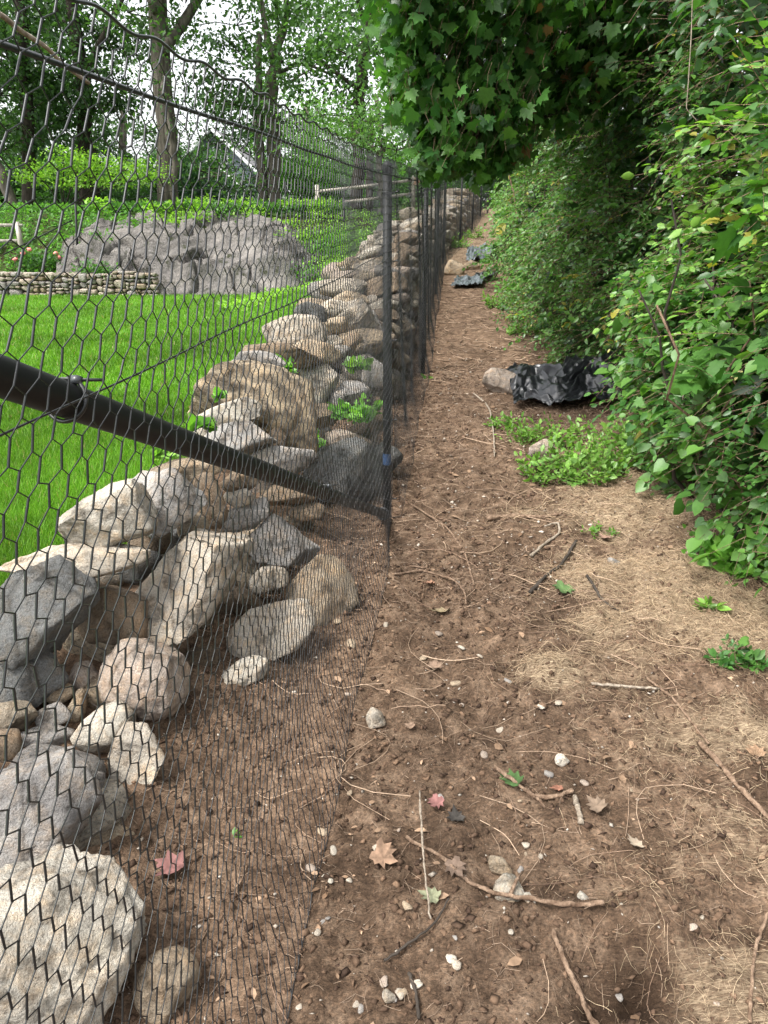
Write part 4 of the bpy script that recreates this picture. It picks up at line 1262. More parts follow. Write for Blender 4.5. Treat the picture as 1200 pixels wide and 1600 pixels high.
def bushy(name, label, y, cl, tone, leaf, cat="shrub", lowest=None, tmpl=LEAF_LOW):
    b0 = at(cl[0][0], cl[0][1], y); zg = float(T(b0[0], y))
    e = empty(name, (b0[0], y, zg), label, cat)
    VV = MB(); TW = MB(); sc = y * 1.06 / FPX
    for (px, py, rx, ry, n) in cl:
        c = at(px, py, y + rng.normal() * .4)
        Q = c + np.clip(rng.normal(size=(n, 3)), -2, 2) * np.array([rx * sc * .5, .5, ry * sc * .5])
        M = leaves_at(Q, norm(rng.normal(size=(n, 3)) * [1, 1, .3]), leaf * (.7 + .6 * rng.random(n)), tmpl, .15, 1.4)
        V, F, C = scatter(tmpl[0], tmpl[1], Q, M, rcol(n, *CROWN[tone])); VV.add(V, F, C)
        st = np.stack([np.array([b0[0], y, zg - .05]), (c + np.array([b0[0], y, zg])) / 2 + np.array([0, 0, .1]), c])[None]
        TV, TF = strands(st, np.array([.02]), 5); TW.add(TV, TF)
    child("foliage", VV.build("foliage", M_FAR), e, "stuff")
    child("stems", TW.build("stems", M_BARKD), e, "stuff")
    return e
bushy("lime_shrub", "layered lime green shrub below the dark trees at left", 24,
      [(90, 262, 50, 10, 480), (130, 248, 45, 9, 360), (60, 275, 40, 8, 260), (160, 265, 50, 9, 400), (210, 258, 45, 8, 340), (120, 285, 60, 10, 420), (190, 280, 50, 10, 320), (230, 275, 30, 8, 180), (100, 236, 25, 6, 120)], 'lime', .11)
bushy("dark_wood_edge", "dark leafy undergrowth at the foot of the trees at far left", 33, fill(-40, 130, 270, 332, 12, 60, 24, 420), 'dark', .24)
bushy("dark_wood_edge", "dark leafy undergrowth behind the thick trunk and house", 36, fill(130, 320, 262, 330, 14, 60, 26, 420), 'dark', .24)
bushy("dark_wood_edge", "green undergrowth behind the split rail fence and forked tree", 36, fill(400, 640, 270, 325, 12, 60, 22, 360), 'mid', .24)
bushy("path_end_shrub", "leafy bush standing where the path ends", 33, [(745, 285, 40, 40, 700), (775, 290, 40, 40, 700), (720, 270, 40, 40, 600), (800, 280, 40, 40, 600), (750, 250, 50, 40, 700)], 'mid', .2)
bushy("dark_evergreen_shrub", "dark evergreen shrub under the house gable", 29, [(330, 300, 45, 26, 700), (370, 305, 40, 24, 520), (300, 285, 30, 30, 420), (395, 300, 25, 24, 300)], 'teal', .14)
bushy("dark_understory_shrub", "dark shady bush between the lime shrub and the thick trunk", 28, [(170, 315, 60, 18, 700), (110, 315, 60, 18, 700), (215, 310, 45, 22, 560), (60, 318, 45, 16, 420)], 'dark', .16)
bushy("light_understory_shrub", "light green bushes behind the split rail fence", 30, [(470, 285, 50, 30, 500), (510, 270, 40, 30, 420), (450, 250, 30, 40, 380), (550, 290, 50, 26, 420), (610, 280, 50, 26, 460), (480, 315, 50, 14, 320), (590, 312, 60, 14, 340)], 'light', .16)

# creeping ground cover on the hill crest, the bed above the retaining wall and the bank beside the wall
def cover(n, fn, leaf, tone):
    Q = fn(n); Q[:, 2] = T(Q[:, 0], Q[:, 1]) + .02 + .14 * rng.random(len(Q)) ** 2
    return Q
mb = MB()
def addcover(Q, leaf, tone):
    n = len(Q)
    M = leaves_at(Q, norm(rng.normal(size=(n, 3))), leaf * (.6 + .7 * rng.random(n)), LEAF_LOW, .1, 1.3)
    V, F, C = scatter(LEAF_LOW[0], LEAF_LOW[1], Q, M, rcol(n, *CROWN[tone])); mb.add(V, F, C)
n = 9000
x = rng.uniform(-8.2, -1.2, n); y = 21.2 + 2.8 * rng.random(n) ** 1.5 + .3 * noise3(np.stack([x * 1.2, 0 * x, 0 * x], -1))
f_ = fbm(np.stack([x * .8, y * .8, 0 * x], -1), 3)
Q = np.stack([x, y, T(x, y) + .02 + .20 * rng.random(n) * (1 + f_)], -1); addcover(Q[f_ > .12], .12, 'lime'); addcover(Q[(f_ > -.25) & (f_ < .1)], .12, 'mid')
for px, py, yy, rx, nn, tn in ((262, 343, 20.6, .5, 260, 'lime'), (305, 338, 20.9, .45, 240, 'lime'), (345, 334, 21.2, .5, 240, 'light'), (395, 334, 21.2, .45, 200, 'lime'), (452, 352, 20.6, .5, 300, 'lime'), (475, 372, 19.9, .5, 320, 'lime'), (500, 388, 19.4, .5, 300, 'light'),
                               (440, 372, 19.8, .25, 110, 'lime'), (512, 415, 18.4, .5, 300, 'lime'), (205, 352, 20.0, .4, 160, 'light'), (150, 370, 19.0, .4, 160, 'light'), (140, 420, 17.7, .35, 200, 'mid'), (165, 424, 17.6, .3, 160, 'mid'), (520, 372, 20.0, .6, 300, 'light'), (480, 425, 17.9, .3, 160, 'light')):
    c = at(px, py, yy); addcover(c + np.clip(rng.normal(size=(nn, 3)), -2, 2) * [rx * .6, .25, .10], .10, tn)
n = 7000
x = rng.uniform(-14, -7.0, n); y = rng.uniform(17.55, 22.5, n)
Q = np.stack([x, y, T(x, y) + .02 + .14 * rng.random(n)], -1); addcover(Q, .12, 'light')
n = 9000
y = rng.uniform(12.5, 22.5, n); s = 1.25 + (2.0 + .06 * y) * rng.random(n); x = fence_x(y) - s
k = (fbm(np.stack([x * .9, y * .7, 0 * x + 3], -1), 3) > -.12)
Q = np.stack([x, y, T(x, y) + .02 + .12 * rng.random(n)], -1)[k]; addcover(Q, .085, 'lime')
tag(link("ground_cover", mb.build("ground_cover", M_FAR)), "patchy lime green creeping plants on the bank and above the outcrop", "ground cover", kind="stuff")

M_PETAL = mat_plain("pink_petal", (.75, .25, .22), .6, .2, .25)
def flower_bush(px, py, y, label, spots):
    p = at(px, py, y); zg = float(T(p[0], y)); e = empty("flowering_plant", (p[0], y, zg), label, "plant")
    n = 420
    Q = np.array([p[0], y, zg + .22]) + np.clip(rng.normal(size=(n, 3)), -2, 2) * [.22, .2, .13]
    M = leaves_at(Q, norm(rng.normal(size=(n, 3))), .10 * (.7 + .6 * rng.random(n)), LEAF_OVAL)
    V, F, C = scatter(LEAF_LOW[0], LEAF_LOW[1], Q, M, rcol(n, *CROWN['mid']))
    child("foliage", mesh("foliage", V, F, M_FAR, False, C), e, "stuff")
    for fx, fy in spots:
        c = at(fx, fy, y - .25)
        V, F = rock_shape(int(fx), 2, planes=3, square=0, rough=.25)
        child("flower", mesh("flower", V * [.065, .06, .05] + c, F, M_PETAL, True), e)
flower_bush(45, 400, 19, "leafy plant with salmon pink blooms above the retaining wall at left", [(46, 390), (24, 405), (36, 396)])
flower_bush(86, 402, 19, "plant with one pink bloom nearer the black stake above the retaining wall", [(87, 396), (91, 402)])

# ------------------------------------------------------------------ the hedge along the right of the path
_hy = np.array([0, 2.0, 2.6, 3.2, 4.2, 5.0, 6.0, 7.2, 9.4, 11.6, 14, 17.6, 21, 27, 40])
_hx = np.array([2.1, 1.62, 1.52, 1.52, 1.68, 1.85, 1.90, 1.68, 1.70, 1.90, 2.25, 2.9, 3.65, 4.7, 8])
def hedge_x(y): return np.interp(y, _hy, _hx)
def hedge_front(y, hz):
    """x of the hedge face at distance y, height hz above the ground: bulges towards the path higher up"""
    P = np.stack([y * .85, hz * .95, 0 * y], -1)
    return hedge_x(y) - .12 * smooth(hz / 1.0) * (1 - .3 * smooth((hz - 2.2) / 1)) - .30 * np.exp(-((y - 6.1) / 1.2) ** 2) * smooth((hz - .5) / .4) - .42 * fbm(P, 3) + .12 * (hz < .15)

def thicket(name, label, y0, y1, h0, h1, n_spray, nl, leaf, cols, tmpl, L=(.18, .4), mat=M_LEAF, depth=.55, inner=2500, spread=.9, droop=.3, yellow=.014, stems=14, keep=None, top_round=True, singles=0, gap=-.12):
    yb = (y0 + y1) / 2; xb = float(hedge_x(yb)) + .6
    e = empty(name, (xb, yb, float(T(xb, yb))), label, "shrub")
    n = n_spray
    y = rng.uniform(y0, y1, n); h = h0 + (h1 - h0) * rng.random(n)
    xf_ = hedge_front(y, h)
    dep = depth * rng.random(n) ** 1.25
    x = xf_ + dep
    if top_round: h = h * (1 - .0 * dep)
    base = np.stack([x, y, T(x, y) + h], -1)
    g = fbm(np.stack([y * 1.9 + 11, h * 1.9, dep * 1.5], -1), 3)           # gaps and clumps
    k = g + .25 * rng.random(n) > gap
    base, h, y, dep, g = base[k], h[k], y[k], dep[k], g[k]; n = len(base)
    d = np.stack([-.6 - .5 * rng.random(n), rng.normal(size=n) * .7 - .2, rng.normal(size=n) * .55 + .10], -1)
    ln = L[0] + (L[1] - L[0]) * rng.random(n) ** 1.6
    tone = np.clip(.5 + .9 * noise3(np.stack([y * 2.7, h * 2.7, 0 * y + 31], -1)) + .25 * rng.normal(size=n), 0, 1)[:, None]
    cc = (np.array(cols[0]) * (1 - tone) + np.array(cols[1]) * tone) * (.8 + .4 * rng.random((n, 1)))
    ym = rng.random(n) < yellow; cc[ym] = (.30, .28, .05)
    lv, stv, (lp, lm) = sprays(base - norm(d) * ln[:, None] * .5, d, ln, nl, leaf, tmpl, cc, droop=droop, spread=spread)
    mb = MB().add(*lv)
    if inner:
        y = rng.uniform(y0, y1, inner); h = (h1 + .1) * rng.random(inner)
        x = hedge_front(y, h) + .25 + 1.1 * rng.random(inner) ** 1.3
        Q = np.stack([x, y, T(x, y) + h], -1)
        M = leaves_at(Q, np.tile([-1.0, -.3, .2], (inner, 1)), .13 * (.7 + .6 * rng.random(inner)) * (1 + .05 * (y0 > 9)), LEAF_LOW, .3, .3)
        V, F, C = scatter(LEAF_LOW[0], LEAF_LOW[1], Q, M, rcol(inner, (.012, .035, .010), (.03, .075, .02))); mb.add(V, F, C)  # inner leaves coloured darker, painting deep shade into the hedge
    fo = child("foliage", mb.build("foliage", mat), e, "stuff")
    sb = child("twigs", mesh("twigs", stv[0], stv[1], M_TWIG), e, "stuff")
    for k in range(stems):
        yy = rng.uniform(y0, y1); xx = float(hedge_x(yy)) + rng.uniform(.15, .8); zg = float(T(xx, yy))
        top = np.array([xx + rng.normal() * .25 - .2, yy + rng.normal() * .4, zg + h1 * rng.uniform(.5, .95)])
        V, Fs = limb(np.array([xx, yy, zg - .05]), top, rng.uniform(.006, .014), .004, 8, .5)
        child("stem", mesh("stem", V, Fs, M_BARKD if k % 3 else M_TWIG, True), e)
    # a share of the leaves as single pieces
    if singles:
        lme = mesh("leaf", tmpl[0], tmpl[1], mat, False, np.tile(np.array(cols[1]) * .95, (len(tmpl[0]), 1)))
        q = np.argsort(lp[:, 0])[:singles * 3:3]
        for i in q:
            o = bpy.data.objects.new("leaf", lme); COL.objects.link(o); o.parent = e
            m4 = Matrix(lm[i].tolist()).to_4x4(); m4.translation = Vector((lp[i] + [-.012, -.012, .006] - np.array(e.location)).tolist())
            o.matrix_local = m4
    return e

G_DK = ((.022, .070, .018), (.045, .125, .028)); G_MD = ((.04, .12, .025), (.085, .20, .04)); G_BR = ((.09, .20, .035), (.20, .37, .065)); G_DEEP = ((.022, .066, .018), (.050, .125, .028))
thicket("vine_tangle", "tangle of broad heart-leaved vines at the right edge beside the straw", 1.9, 4.3, .0, 1.25, 700, 6, .066, ((.04, .12, .025), (.11, .24, .045)), LEAF_HEART, (.15, .5), inner=1800, stems=16, singles=60)
thicket("bramble_thicket", "dark small-leaved brambles filling the hedge between the vines and arching shrub", 2.0, 4.6, .1, 1.6, 1300, 9, .044, G_MD, LEAF_OVAL, (.15, .5), depth=.5, inner=1600, stems=12, gap=-.05)
thicket("arching_shrub", "bright green shrub with long arching leafy sprays at upper right", 2.0, 4.2, .95, 1.95, 400, 16, .054, G_BR, LEAF_OVAL, (.35, 1.0), depth=.6, inner=1600, droop=.15, spread=.8, stems=10, singles=80, gap=-.05)
thicket("high_spray_shrub", "tall bright shoots with long pointed leaves at the upper right edge", 1.9, 3.0, 1.65, 2.25, 130, 14, .052, G_MD, LEAF_OVAL, (.35, .8), depth=.3, inner=300, droop=.12, stems=5, gap=-.3)
thicket("lobed_vine", "grape-like vine with large lobed leaves draped over the arching shrub", 2.0, 3.6, .9, 1.9, 60, 6, .105, G_MD, LEAF_MAPLE, (.2, .6), depth=.3, inner=0, stems=3, gap=-.3)
thicket("honeysuckle_thicket", "dense dark small-leaved thicket beside and above the near black plastic", 4.1, 7.2, .0, 2.3, 3600, 9, .048, ((.038, .105, .024), (.12, .255, .048)), LEAF_OVAL, (.15, .5), M_GLOSSY, inner=2600, stems=20, gap=-.08)
thicket("mid_hedge_bush", "fresh green bush leaning over the path past the near plastic sheet", 7.0, 11.2, .0, 2.5, 3600, 9, .052, ((.035, .105, .022), (.11, .25, .045)), LEAF_LOW, (.18, .55), inner=2600, stems=18, gap=-.08)
thicket("far_hedge_bush", "light green bush beside the two far boulders", 11.0, 16.5, .0, 2.6, 2500, 9, .068, ((.06, .15, .03), (.15, .32, .06)), LEAF_LOW, (.25, .7), inner=2200, stems=10)
thicket("path_end_bush", "rounded green bushes closing the far end of the path", 16.3, 29, .0, 3.0, 2200, 9, .10, G_MD, LEAF_LOW, (.3, .9), inner=2400, stems=8)
thicket("overhead_thicket", "dark glossy leaved tree foliage above the hedge at top right", 3.2, 9.5, 1.85, 4.6, 3600, 9, .070, G_DEEP, LEAF_OVAL, (.2, .6), M_GLOSSY, depth=1.2, inner=5600, stems=6)
thicket("path_end_thicket", "tall green trees hanging over the far end of the hedge", 9.5, 20, 2.2, 5.2, 2000, 9, .10, G_MD, LEAF_LOW, (.3, .8), depth=1.0, inner=4400, stems=4)

# ------------------------------------------------------------------ maple overhanging the path
def maple():
    root = np.array([3.3, 6.6, float(T(3.3, 6.6))])
    e = empty("maple_tree", root, "maple tree with large lobed leaves hanging over the fence and path", "tree")
    V, Fs = tube([root - [0, 0, .3], root + [.05, 0, 1.5], root + [-.1, .05, 3.2], root + [0, 0, 5.5], root + [.1, 0, 8]], [.17, .14, .12, .1, .07], 12)
    child("trunk", mesh("trunk", V, Fs, M_BARKD, True), e)
    cl = [(650, 60, 50, 60, 5.0), (640, 140, 40, 50, 5.1), (690, 110, 60, 60, 5.0), (700, 40, 70, 60, 5.0), (760, 60, 70, 70, 5.2), (670, 200, 45, 45, 5.1), (720, 180, 60, 50, 5.0), (770, 150, 60, 55, 5.2), (720, 240, 50, 32, 5.1), (680, 255, 36, 26, 5.2),
          (760, 225, 50, 38, 5.2), (820, 110, 55, 60, 5.3), (820, 30, 70, 50, 5.2), (790, 195, 40, 36, 5.3), (880, 40, 60, 50, 5.4), (640, -20, 60, 50, 4.8), (720, -40, 80, 50, 4.8), (800, -60, 90, 60, 4.9), (625, 40, 26, 40, 5.1), (870, 120, 50, 50, 5.6), (900, -60, 90, 60, 5.2), (950, 40, 60, 60, 5.5), (1010, -30, 90, 70, 5.2), (850, 170, 45, 36, 5.6), (900, 130, 60, 60, 5.5), (945, 120, 60, 40, 5.6), (990, 110, 60, 60, 5.5), (800, 235, 26, 20, 5.4), (1030, 90, 50, 40, 5.6), (760, 262, 30, 22, 5.3)]
    cen, rad = [], []
    for px, py, rx, ry, y in cl:
        cen.append(at(px, py, y)); k = y * 1.1 / FPX; rad.append((rx * k * .95, .5, ry * k * .95))
    cen, rad = np.array(cen), np.array(rad)
    # limbs reach out from the trunk, one to each bough
    hub = [root + [-.1, .05, 3.0], root + [-.05, .03, 2.3], root + [0, 0, 3.9]]
    for k in range(0, len(cl), 2):
        h = hub[k % 3]; q = cen[k]; m_ = (h + q) / 2 + [0, 0, .35]
        t = np.linspace(0, 1, 10)[:, None]
        P = (1 - t) ** 2 * h + 2 * t * (1 - t) * m_ + t ** 2 * q
        V, Fs = tube(P, np.linspace(.035, .006, 10), 7); child("limb", mesh("limb", V, Fs, M_BARKD, True), e)
    n = 6200
    Q, out = blobs(cen, rad, n, .15)
    d = norm(np.stack([rng.normal(size=n) * .75 - .2, rng.normal(size=n) * .75 - .1, -.45 - .6 * rng.random(n)], -1))
    nr = norm(np.stack([rng.normal(size=n) * .8 - .3, rng.normal(size=n) * .8 - .1, .9 + .3 * rng.random(n)], -1))
    size = .082 * (.5 + .75 * rng.random(n))
    M = leaf_frames(d, nr, size)
    C = rcol(n, (.028, .088, .021), (.085, .20, .038))
    br = rng.random(n) < .03; C[br] = (.16, .085, .035)
    depth_key = Q[:, 1] + .25 * Q[:, 0]
    order = np.argsort(depth_key); front = order[:520:2]
    rest = np.setdiff1d(np.arange(n), front)
    V, F, CC = scatter(*LEAF_MAPLE, Q[rest], M[rest], C[rest])
    child("crown", mesh("crown", V, F, M_GLOSSY, False, CC), e, "stuff")
    lms = [mesh("leaf", *LEAF_MAPLE, M_GLOSSY, False, np.tile(c, (19, 1))) for c in ((.035, .105, .024), (.055, .15, .03), (.085, .20, .035), (.026, .085, .02))]
    for j, i in enumerate(front):
        o = bpy.data.objects.new("leaf", lms[j % 4]); COL.objects.link(o); o.parent = e
        m4 = Matrix(M[i].tolist()).to_4x4(); m4.translation = Vector((Q[i] - root).tolist()); o.matrix_local = m4
    # petioles
    st = np.stack([Q, Q - d * .04 + [0, 0, .03], Q - d * .05 + [.02, .02, .075]], 1)[rng.random(n) < .6]
    V, F = strands(st, np.full(len(st), .0012), 3)
    child("petioles", mesh("petioles", V, F, M_TWIG), e, "stuff")
maple()

# ------------------------------------------------------------------ creeping weeds and seedlings
G_LM = ((.09, .24, .035), (.20, .42, .06))
def weed(name, label, px, py, wpx, hpx, n, leaf, cols, tmpl=LEAF_OVAL, hgt=.12, cat="plant", lift=0.0, pos=None):
    p, t = (hit(px, py, lift)) if pos is None else (pos, np.linalg.norm(pos - np.array([0, 0, CAMZ])))
    rx, ry = wpx * t / FPX / 2, hpx * t / FPX / 2 * 1.3
    e = empty(name, p, label, cat)
    a = rng.random(n) * 6.283; r_ = np.sqrt(rng.random(n))
    x = p[0] + rx * r_ * np.cos(a); y = p[1] + ry * r_ * np.sin(a)
    z = (G(x, y) if lift == 0 and pos is None else np.full(n, p[2]))
    h = hgt * (.3 + .8 * rng.random(n)) * (1 - .4 * r_)
    base = np.stack([x, y, z], -1)
    d = norm(np.stack([np.cos(a) * .2 + rng.normal(size=n) * .45, np.sin(a) * .2 + rng.normal(size=n) * .45, np.full(n, .9)], -1))
    lv, stv, _ = sprays(base, d, h, 5, leaf, tmpl, rcol(n, *cols), droop=.1, spread=1.1, stem_r=.0011)
    child("foliage", mesh("foliage", lv[0], lv[1], M_LEAF, False, lv[2]), e, "stuff")
    child("stems", mesh("stems", stv[0], stv[1], M_TWIG), e, "stuff")
weed("creeping_weed", "dense bright green creeping weeds in front of the near black plastic sheet", 862, 690, 150, 60, 120, .040, G_BR, hgt=.24)
weed("creeping_weed", "broad patch of creeping weeds spreading below the hedge onto the straw", 890, 745, 150, 70, 180, .042, G_BR, hgt=.24)
weed("creeping_weed", "mounded bright weeds between the creeping patch and the hedge", 955, 725, 110, 60, 110, .045, G_BR, hgt=.26)
weed("creeping_weed", "loose tuft of green weeds left of the creeping patch", 790, 668, 60, 24, 22, .036, G_BR, hgt=.1)
weed("creeping_weed", "weeds at the hedge foot right of the creeping patch", 1000, 700, 90, 50, 110, .05, G_BR, hgt=.32)
weed("creeping_weed", "low green plants along the hedge foot behind the plastic", 850, 520, 120, 30, 160, .045, G_BR, hgt=.2)
weed("creeping_weed", "soft green weeds at the hedge foot near the far boulders", 790, 480, 60, 24, 120, .05, G_BR, hgt=.3)
weed("creeping_weed", "low green weeds at the foot of the far fence posts", 712, 388, 40, 14, 60, .07, G_BR, hgt=.35)
weed("creeping_weed", "green weeds beside the far path between the last fence posts", 742, 372, 24, 14, 40, .07, G_BR, hgt=.35)
weed("broadleaf_weed", "small round-leaved green plant standing alone in straw at right edge", 1150, 1035, 80, 44, 26, .036, G_MD, hgt=.07)
weed("seedling", "few-leaved seedling with a dry leaf on the path near the weeds", 940, 838, 60, 24, 9, .038, G_BR, hgt=.06)
weed("seedling", "small sprig growing beside the vine tangle on straw", 1100, 960, 36, 20, 5, .05, G_BR, hgt=.05)
weed("vine_sprig", "lime green vine shoots at the right edge above the round-leaved plant", 1150, 880, 110, 90, 60, .055, G_LM, LEAF_HEART, hgt=.22)
weed("vine_sprig", "upright pinnate green shoots in front of the vine tangle", 1165, 780, 80, 70, 40, .07, G_BR, hgt=.3)
weed("sprout", "tiny bright sprout on bare soil behind the mesh at lower left", 372, 1308, 20, 14, 4, .018, G_LM, hgt=.03)
weed("sprout", "bright green sprout growing among the stones at left", 200, 1106, 26, 18, 5, .035, G_LM, hgt=.05, lift=.06)
weed("sprout", "tiny green leaves on soil beside the first steel post", 668, 592, 14, 8, 4, .04, G_LM, hgt=.04)
IVY = LEAF_HEART
weed("ivy_plant", "bright green ivy in the gap right of the big layered boulder", 482, 705, 36, 50, 22, .05, G_LM, IVY, hgt=.16, lift=.18)
weed("ivy_plant", "yellow-green ivy sprig on the wall above the layered boulder", 455, 583, 30, 20, 9, .06, G_LM, IVY, hgt=.1, lift=.55)
weed("ivy_plant", "ivy with pale leaves on stones just left of the first post", 562, 652, 60, 40, 26, .06, G_LM, IVY, hgt=.14, lift=.36)
weed("ivy_plant", "blue-green ivy clump below the dark gap near the first post", 562, 578, 36, 22, 14, .06, G_BR, IVY, hgt=.12, lift=.44)
weed("ivy_plant", "ivy sprig low on the wall above the brace pipe", 322, 672, 34, 14, 8, .05, G_LM, IVY, hgt=.06, lift=.5)
weed("ivy_plant", "small ivy leaves on top of the layered boulder", 352, 622, 28, 10, 6, .045, G_LM, IVY, hgt=.05, lift=.62)
weed("ivy_plant", "ivy leaves on the lawn edge behind the grey slab block", 252, 716, 30, 14, 8, .05, G_BR, IVY, hgt=.06, lift=.45)
weed("sprout", "small green sprout on soil under the brace pipe", 462, 782, 22, 14, 5, .035, G_LM, hgt=.05, lift=.05)

# ------------------------------------------------------------------ fallen leaves and sticks
def maple_dry(px, py, wpx, label, col, name="fallen_leaf", tmpl=LEAF_MAPLE, curl=.3, rot=None):
    p, t = hit(px, py)
    s = wpx * t / FPX * .82
    curl = random.uniform(.35, .9); V = tmpl[0].copy(); V[:, 0] *= random.uniform(.6, .95); V[:, 1] -= .4
    V[:, 2] += curl * (V[:, 0] ** 2 + V[:, 1] ** 2) * (1 + .8 * np.sin(V[:, 0] * 5 + px)) + .05 * np.sin(V[:, 1] * 9)
    k = 2
    a = rng.random() * 6.28 if rot is None else rot
    R = np.array([[math.cos(a), -math.sin(a), 0], [math.sin(a), math.cos(a), 0], [0, 0, 1]])
    V = (V * s) @ R.T
    V = np.concatenate([V, V - [0, 0, .0012]])
    F = np.concatenate([tmpl[1], tmpl[1][:, ::-1] + len(tmpl[0])])
    col = np.array(col); col = (col * .75 + col.mean() * .25) * .62; c = np.tile(col, (len(V), 1)) * (.6 + .8 * rng.random((len(V), 1)))
    o = link(name, mesh(name, V, F, M_DRY, False, c), None, (p[0], p[1], float(G(p[0], p[1])[0]) + .010 if p[0] > fence_x(p[1]) - .3 else p[2] + .012))
    tag(o, label, "leaf")
TANL, BRL, REDL, GRL = (.36, .22, .13), (.22, .14, .09), (.34, .13, .11), (.11, .22, .05)
for a in ((680, 1040, 40, "curled tan maple leaf on dirt left of the dry turf clods", TANL), (600, 1347, 52, "orange-tan lobed maple leaf on dirt near the fence bottom edge", (.42, .24, .13)),
          (688, 960, 40, "flat olive-brown leaf lying above the curled tan leaf", (.36, .27, .13)), (670, 917, 22, "small rusty leaf on dirt below the first post", (.42, .2, .1)),
          (880, 929, 40, "single fresh green leaf lying on the dark soil", GRL), (797, 1222, 50, "torn green leaf beside a forked twig", (.08, .18, .035)),
          (680, 1262, 34, "narrow red leaf lying on the dirt", REDL), (712, 1285, 40, "dark dry leaf next to the narrow red leaf", (.07, .06, .05)), (672, 1408, 42, "pale green lobed leaf near the long curved twig's start", (.28, .29, .15)),
          (712, 1370, 44, "crumpled grey-brown leaf left of the stone pair", BRL), (262, 1362, 76, "reddish maple leaf on soil behind the mesh", (.33, .13, .11)), (945, 845, 28, "pinkish brown dry leaf among the seedling", (.45, .25, .16)),
          (1080, 868, 40, "brown dry leaf at the edge of the straw below the vines", (.34, .2, .12)), (1180, 1178, 44, "orange-brown leaf at the right edge on straw", (.48, .27, .13)), (55, 746, 12, "dried brown leaf on the lawn at left", BRL),
          (870, 1232, 24, "small rust-red leaf above the pale stick", (.42, .16, .08)), (930, 1268, 40, "brown flat leaf right of the pale stick", (.27, .18, .11)), (990, 1332, 36, "pale curled wood chip on the straw at right", (.50, .38, .25)), (640, 1140, 20, "light tan bit of leaf on dirt near the round cream stone", TANL)):
    maple_dry(*a)

def stick(label, pts, w0, w1, mat=M_TWIG, lift=.012, name="twig", side=None):
    P = []; tt = 1
    for px, py in pts:
        p, tt = hit(px, py, 0); z = float(G(p[0], p[1])[0]) if p[0] > fence_x(p[1]) - .4 else p[2]
        P.append([p[0], p[1], z + lift])
    P = np.array(P)
    m_ = max(10, 5 * len(P)); t2 = np.linspace(0, 1, m_); t1 = np.linspace(0, 1, len(P))
    Pi = np.stack([np.interp(t2, t1, P[:, k]) for k in range(3)], -1)
    kern = np.array([.25, .5, .25])
    for _ in range(2): Pi[1:-1] = .25 * Pi[:-2] + .5 * Pi[1:-1] + .25 * Pi[2:]
    Pi += rng.normal(size=Pi.shape) * .0012
    sc = tt / FPX
    V, Fs = tube(Pi, np.linspace(w0, w1, m_) * sc / 2 * (1 + .12 * rng.normal(size=m_)), 7)
    mb = MB().add(V, Fs)
    if side:
        for f, dx, dy, dz in side:
            q = Pi[int(f * (m_ - 1))]; mb.add(*tube([q, q + [dx * .5, dy * .5, dz], q + [dx, dy, dz * .6]], [w1 * sc * .45, w1 * sc * .35, w1 * sc * .2], 5))
    o = tag(link(name, mb.build(name, mat, True)), label, "twig")
    return o
stick("long curved brown twig on dirt below the stone pair", [(636, 1312), (690, 1345), (730, 1385), (770, 1405), (820, 1420), (880, 1440), (940, 1441)], 6, 8, side=[(.3, -.05, .05, .01), (.6, .04, .06, .015)])
stick("reddish brown twig running off the bottom of the photo", [(862, 1470), (875, 1500), (900, 1535), (930, 1575), (960, 1605)], 8, 10)
stick("slender curved tan stem at the bottom right corner", [(1198, 1440), (1180, 1480), (1172, 1530), (1170, 1605)], 6, 6)
stick("straight pinkish brown stick at right edge on the straw", [(1092, 1158), (1120, 1195), (1150, 1228), (1205, 1280)], 11, 8)
stick("long thin brown stem above the straight stick at right", [(985, 1042), (1020, 1065), (1050, 1095), (1080, 1130), (1108, 1165)], 5, 4, side=[(.4, .1, -.02, .02)])
stick("short pale grey stick standing out on the dark dirt", [(898, 1243), (903, 1270), (907, 1294)], 9, 8, M_PALE)
stick("forked brown twig beside the torn green leaf", [(772, 1210), (800, 1225), (835, 1240), (870, 1245), (895, 1235)], 6, 8, side=[(.5, .02, -.05, .01)])
stick("thin straight straw-colored stem across the middle right", [(925, 1073), (980, 1075), (1030, 1078)], 5, 4, M_PALE)
stick("dark twig across the soil above the turf clods", [(828, 930), (850, 905), (880, 880), (900, 850)], 6, 4, M_BARKD)
stick("thin dark twig lying on straw near the flat grey stone", [(915, 918), (940, 942), (965, 962)], 5, 3, M_BARKD)
stick("tan root arching over the dirt below the first post", [(618, 905), (660, 900), (710, 908), (725, 930), (728, 955)], 4, 3)
stick("looping brown root on the dirt left of the seedling", [(760, 812), (800, 808), (850, 812), (878, 810)], 8, 5)
stick("twisted pale root beside the looping brown root", [(830, 870), (850, 850), (875, 838), (872, 825), (850, 830)], 5, 3, M_PALE)
stick("long thin pale stem curving down the middle of the path", [(655, 1250), (660, 1330), (665, 1400), (672, 1450)], 4, 3, M_PALE, .03)
stick("dark twig at the bottom edge near the white pebble", [(640, 1530), (650, 1560), (655, 1600)], 6, 6, M_BARKD)
stick("grey twig crossing the lower left of the path", [(600, 1510), (640, 1480), (680, 1450), (700, 1420)], 4, 3, M_BARKD)
stick("thin root on the dirt behind the first post's foot", [(640, 790), (700, 830), (730, 870), (740, 920)], 4, 3)
stick("pale twig on soil right of the plastic weeds", [(740, 615), (765, 640), (772, 690), (772, 720)], 4, 2, M_PALE)
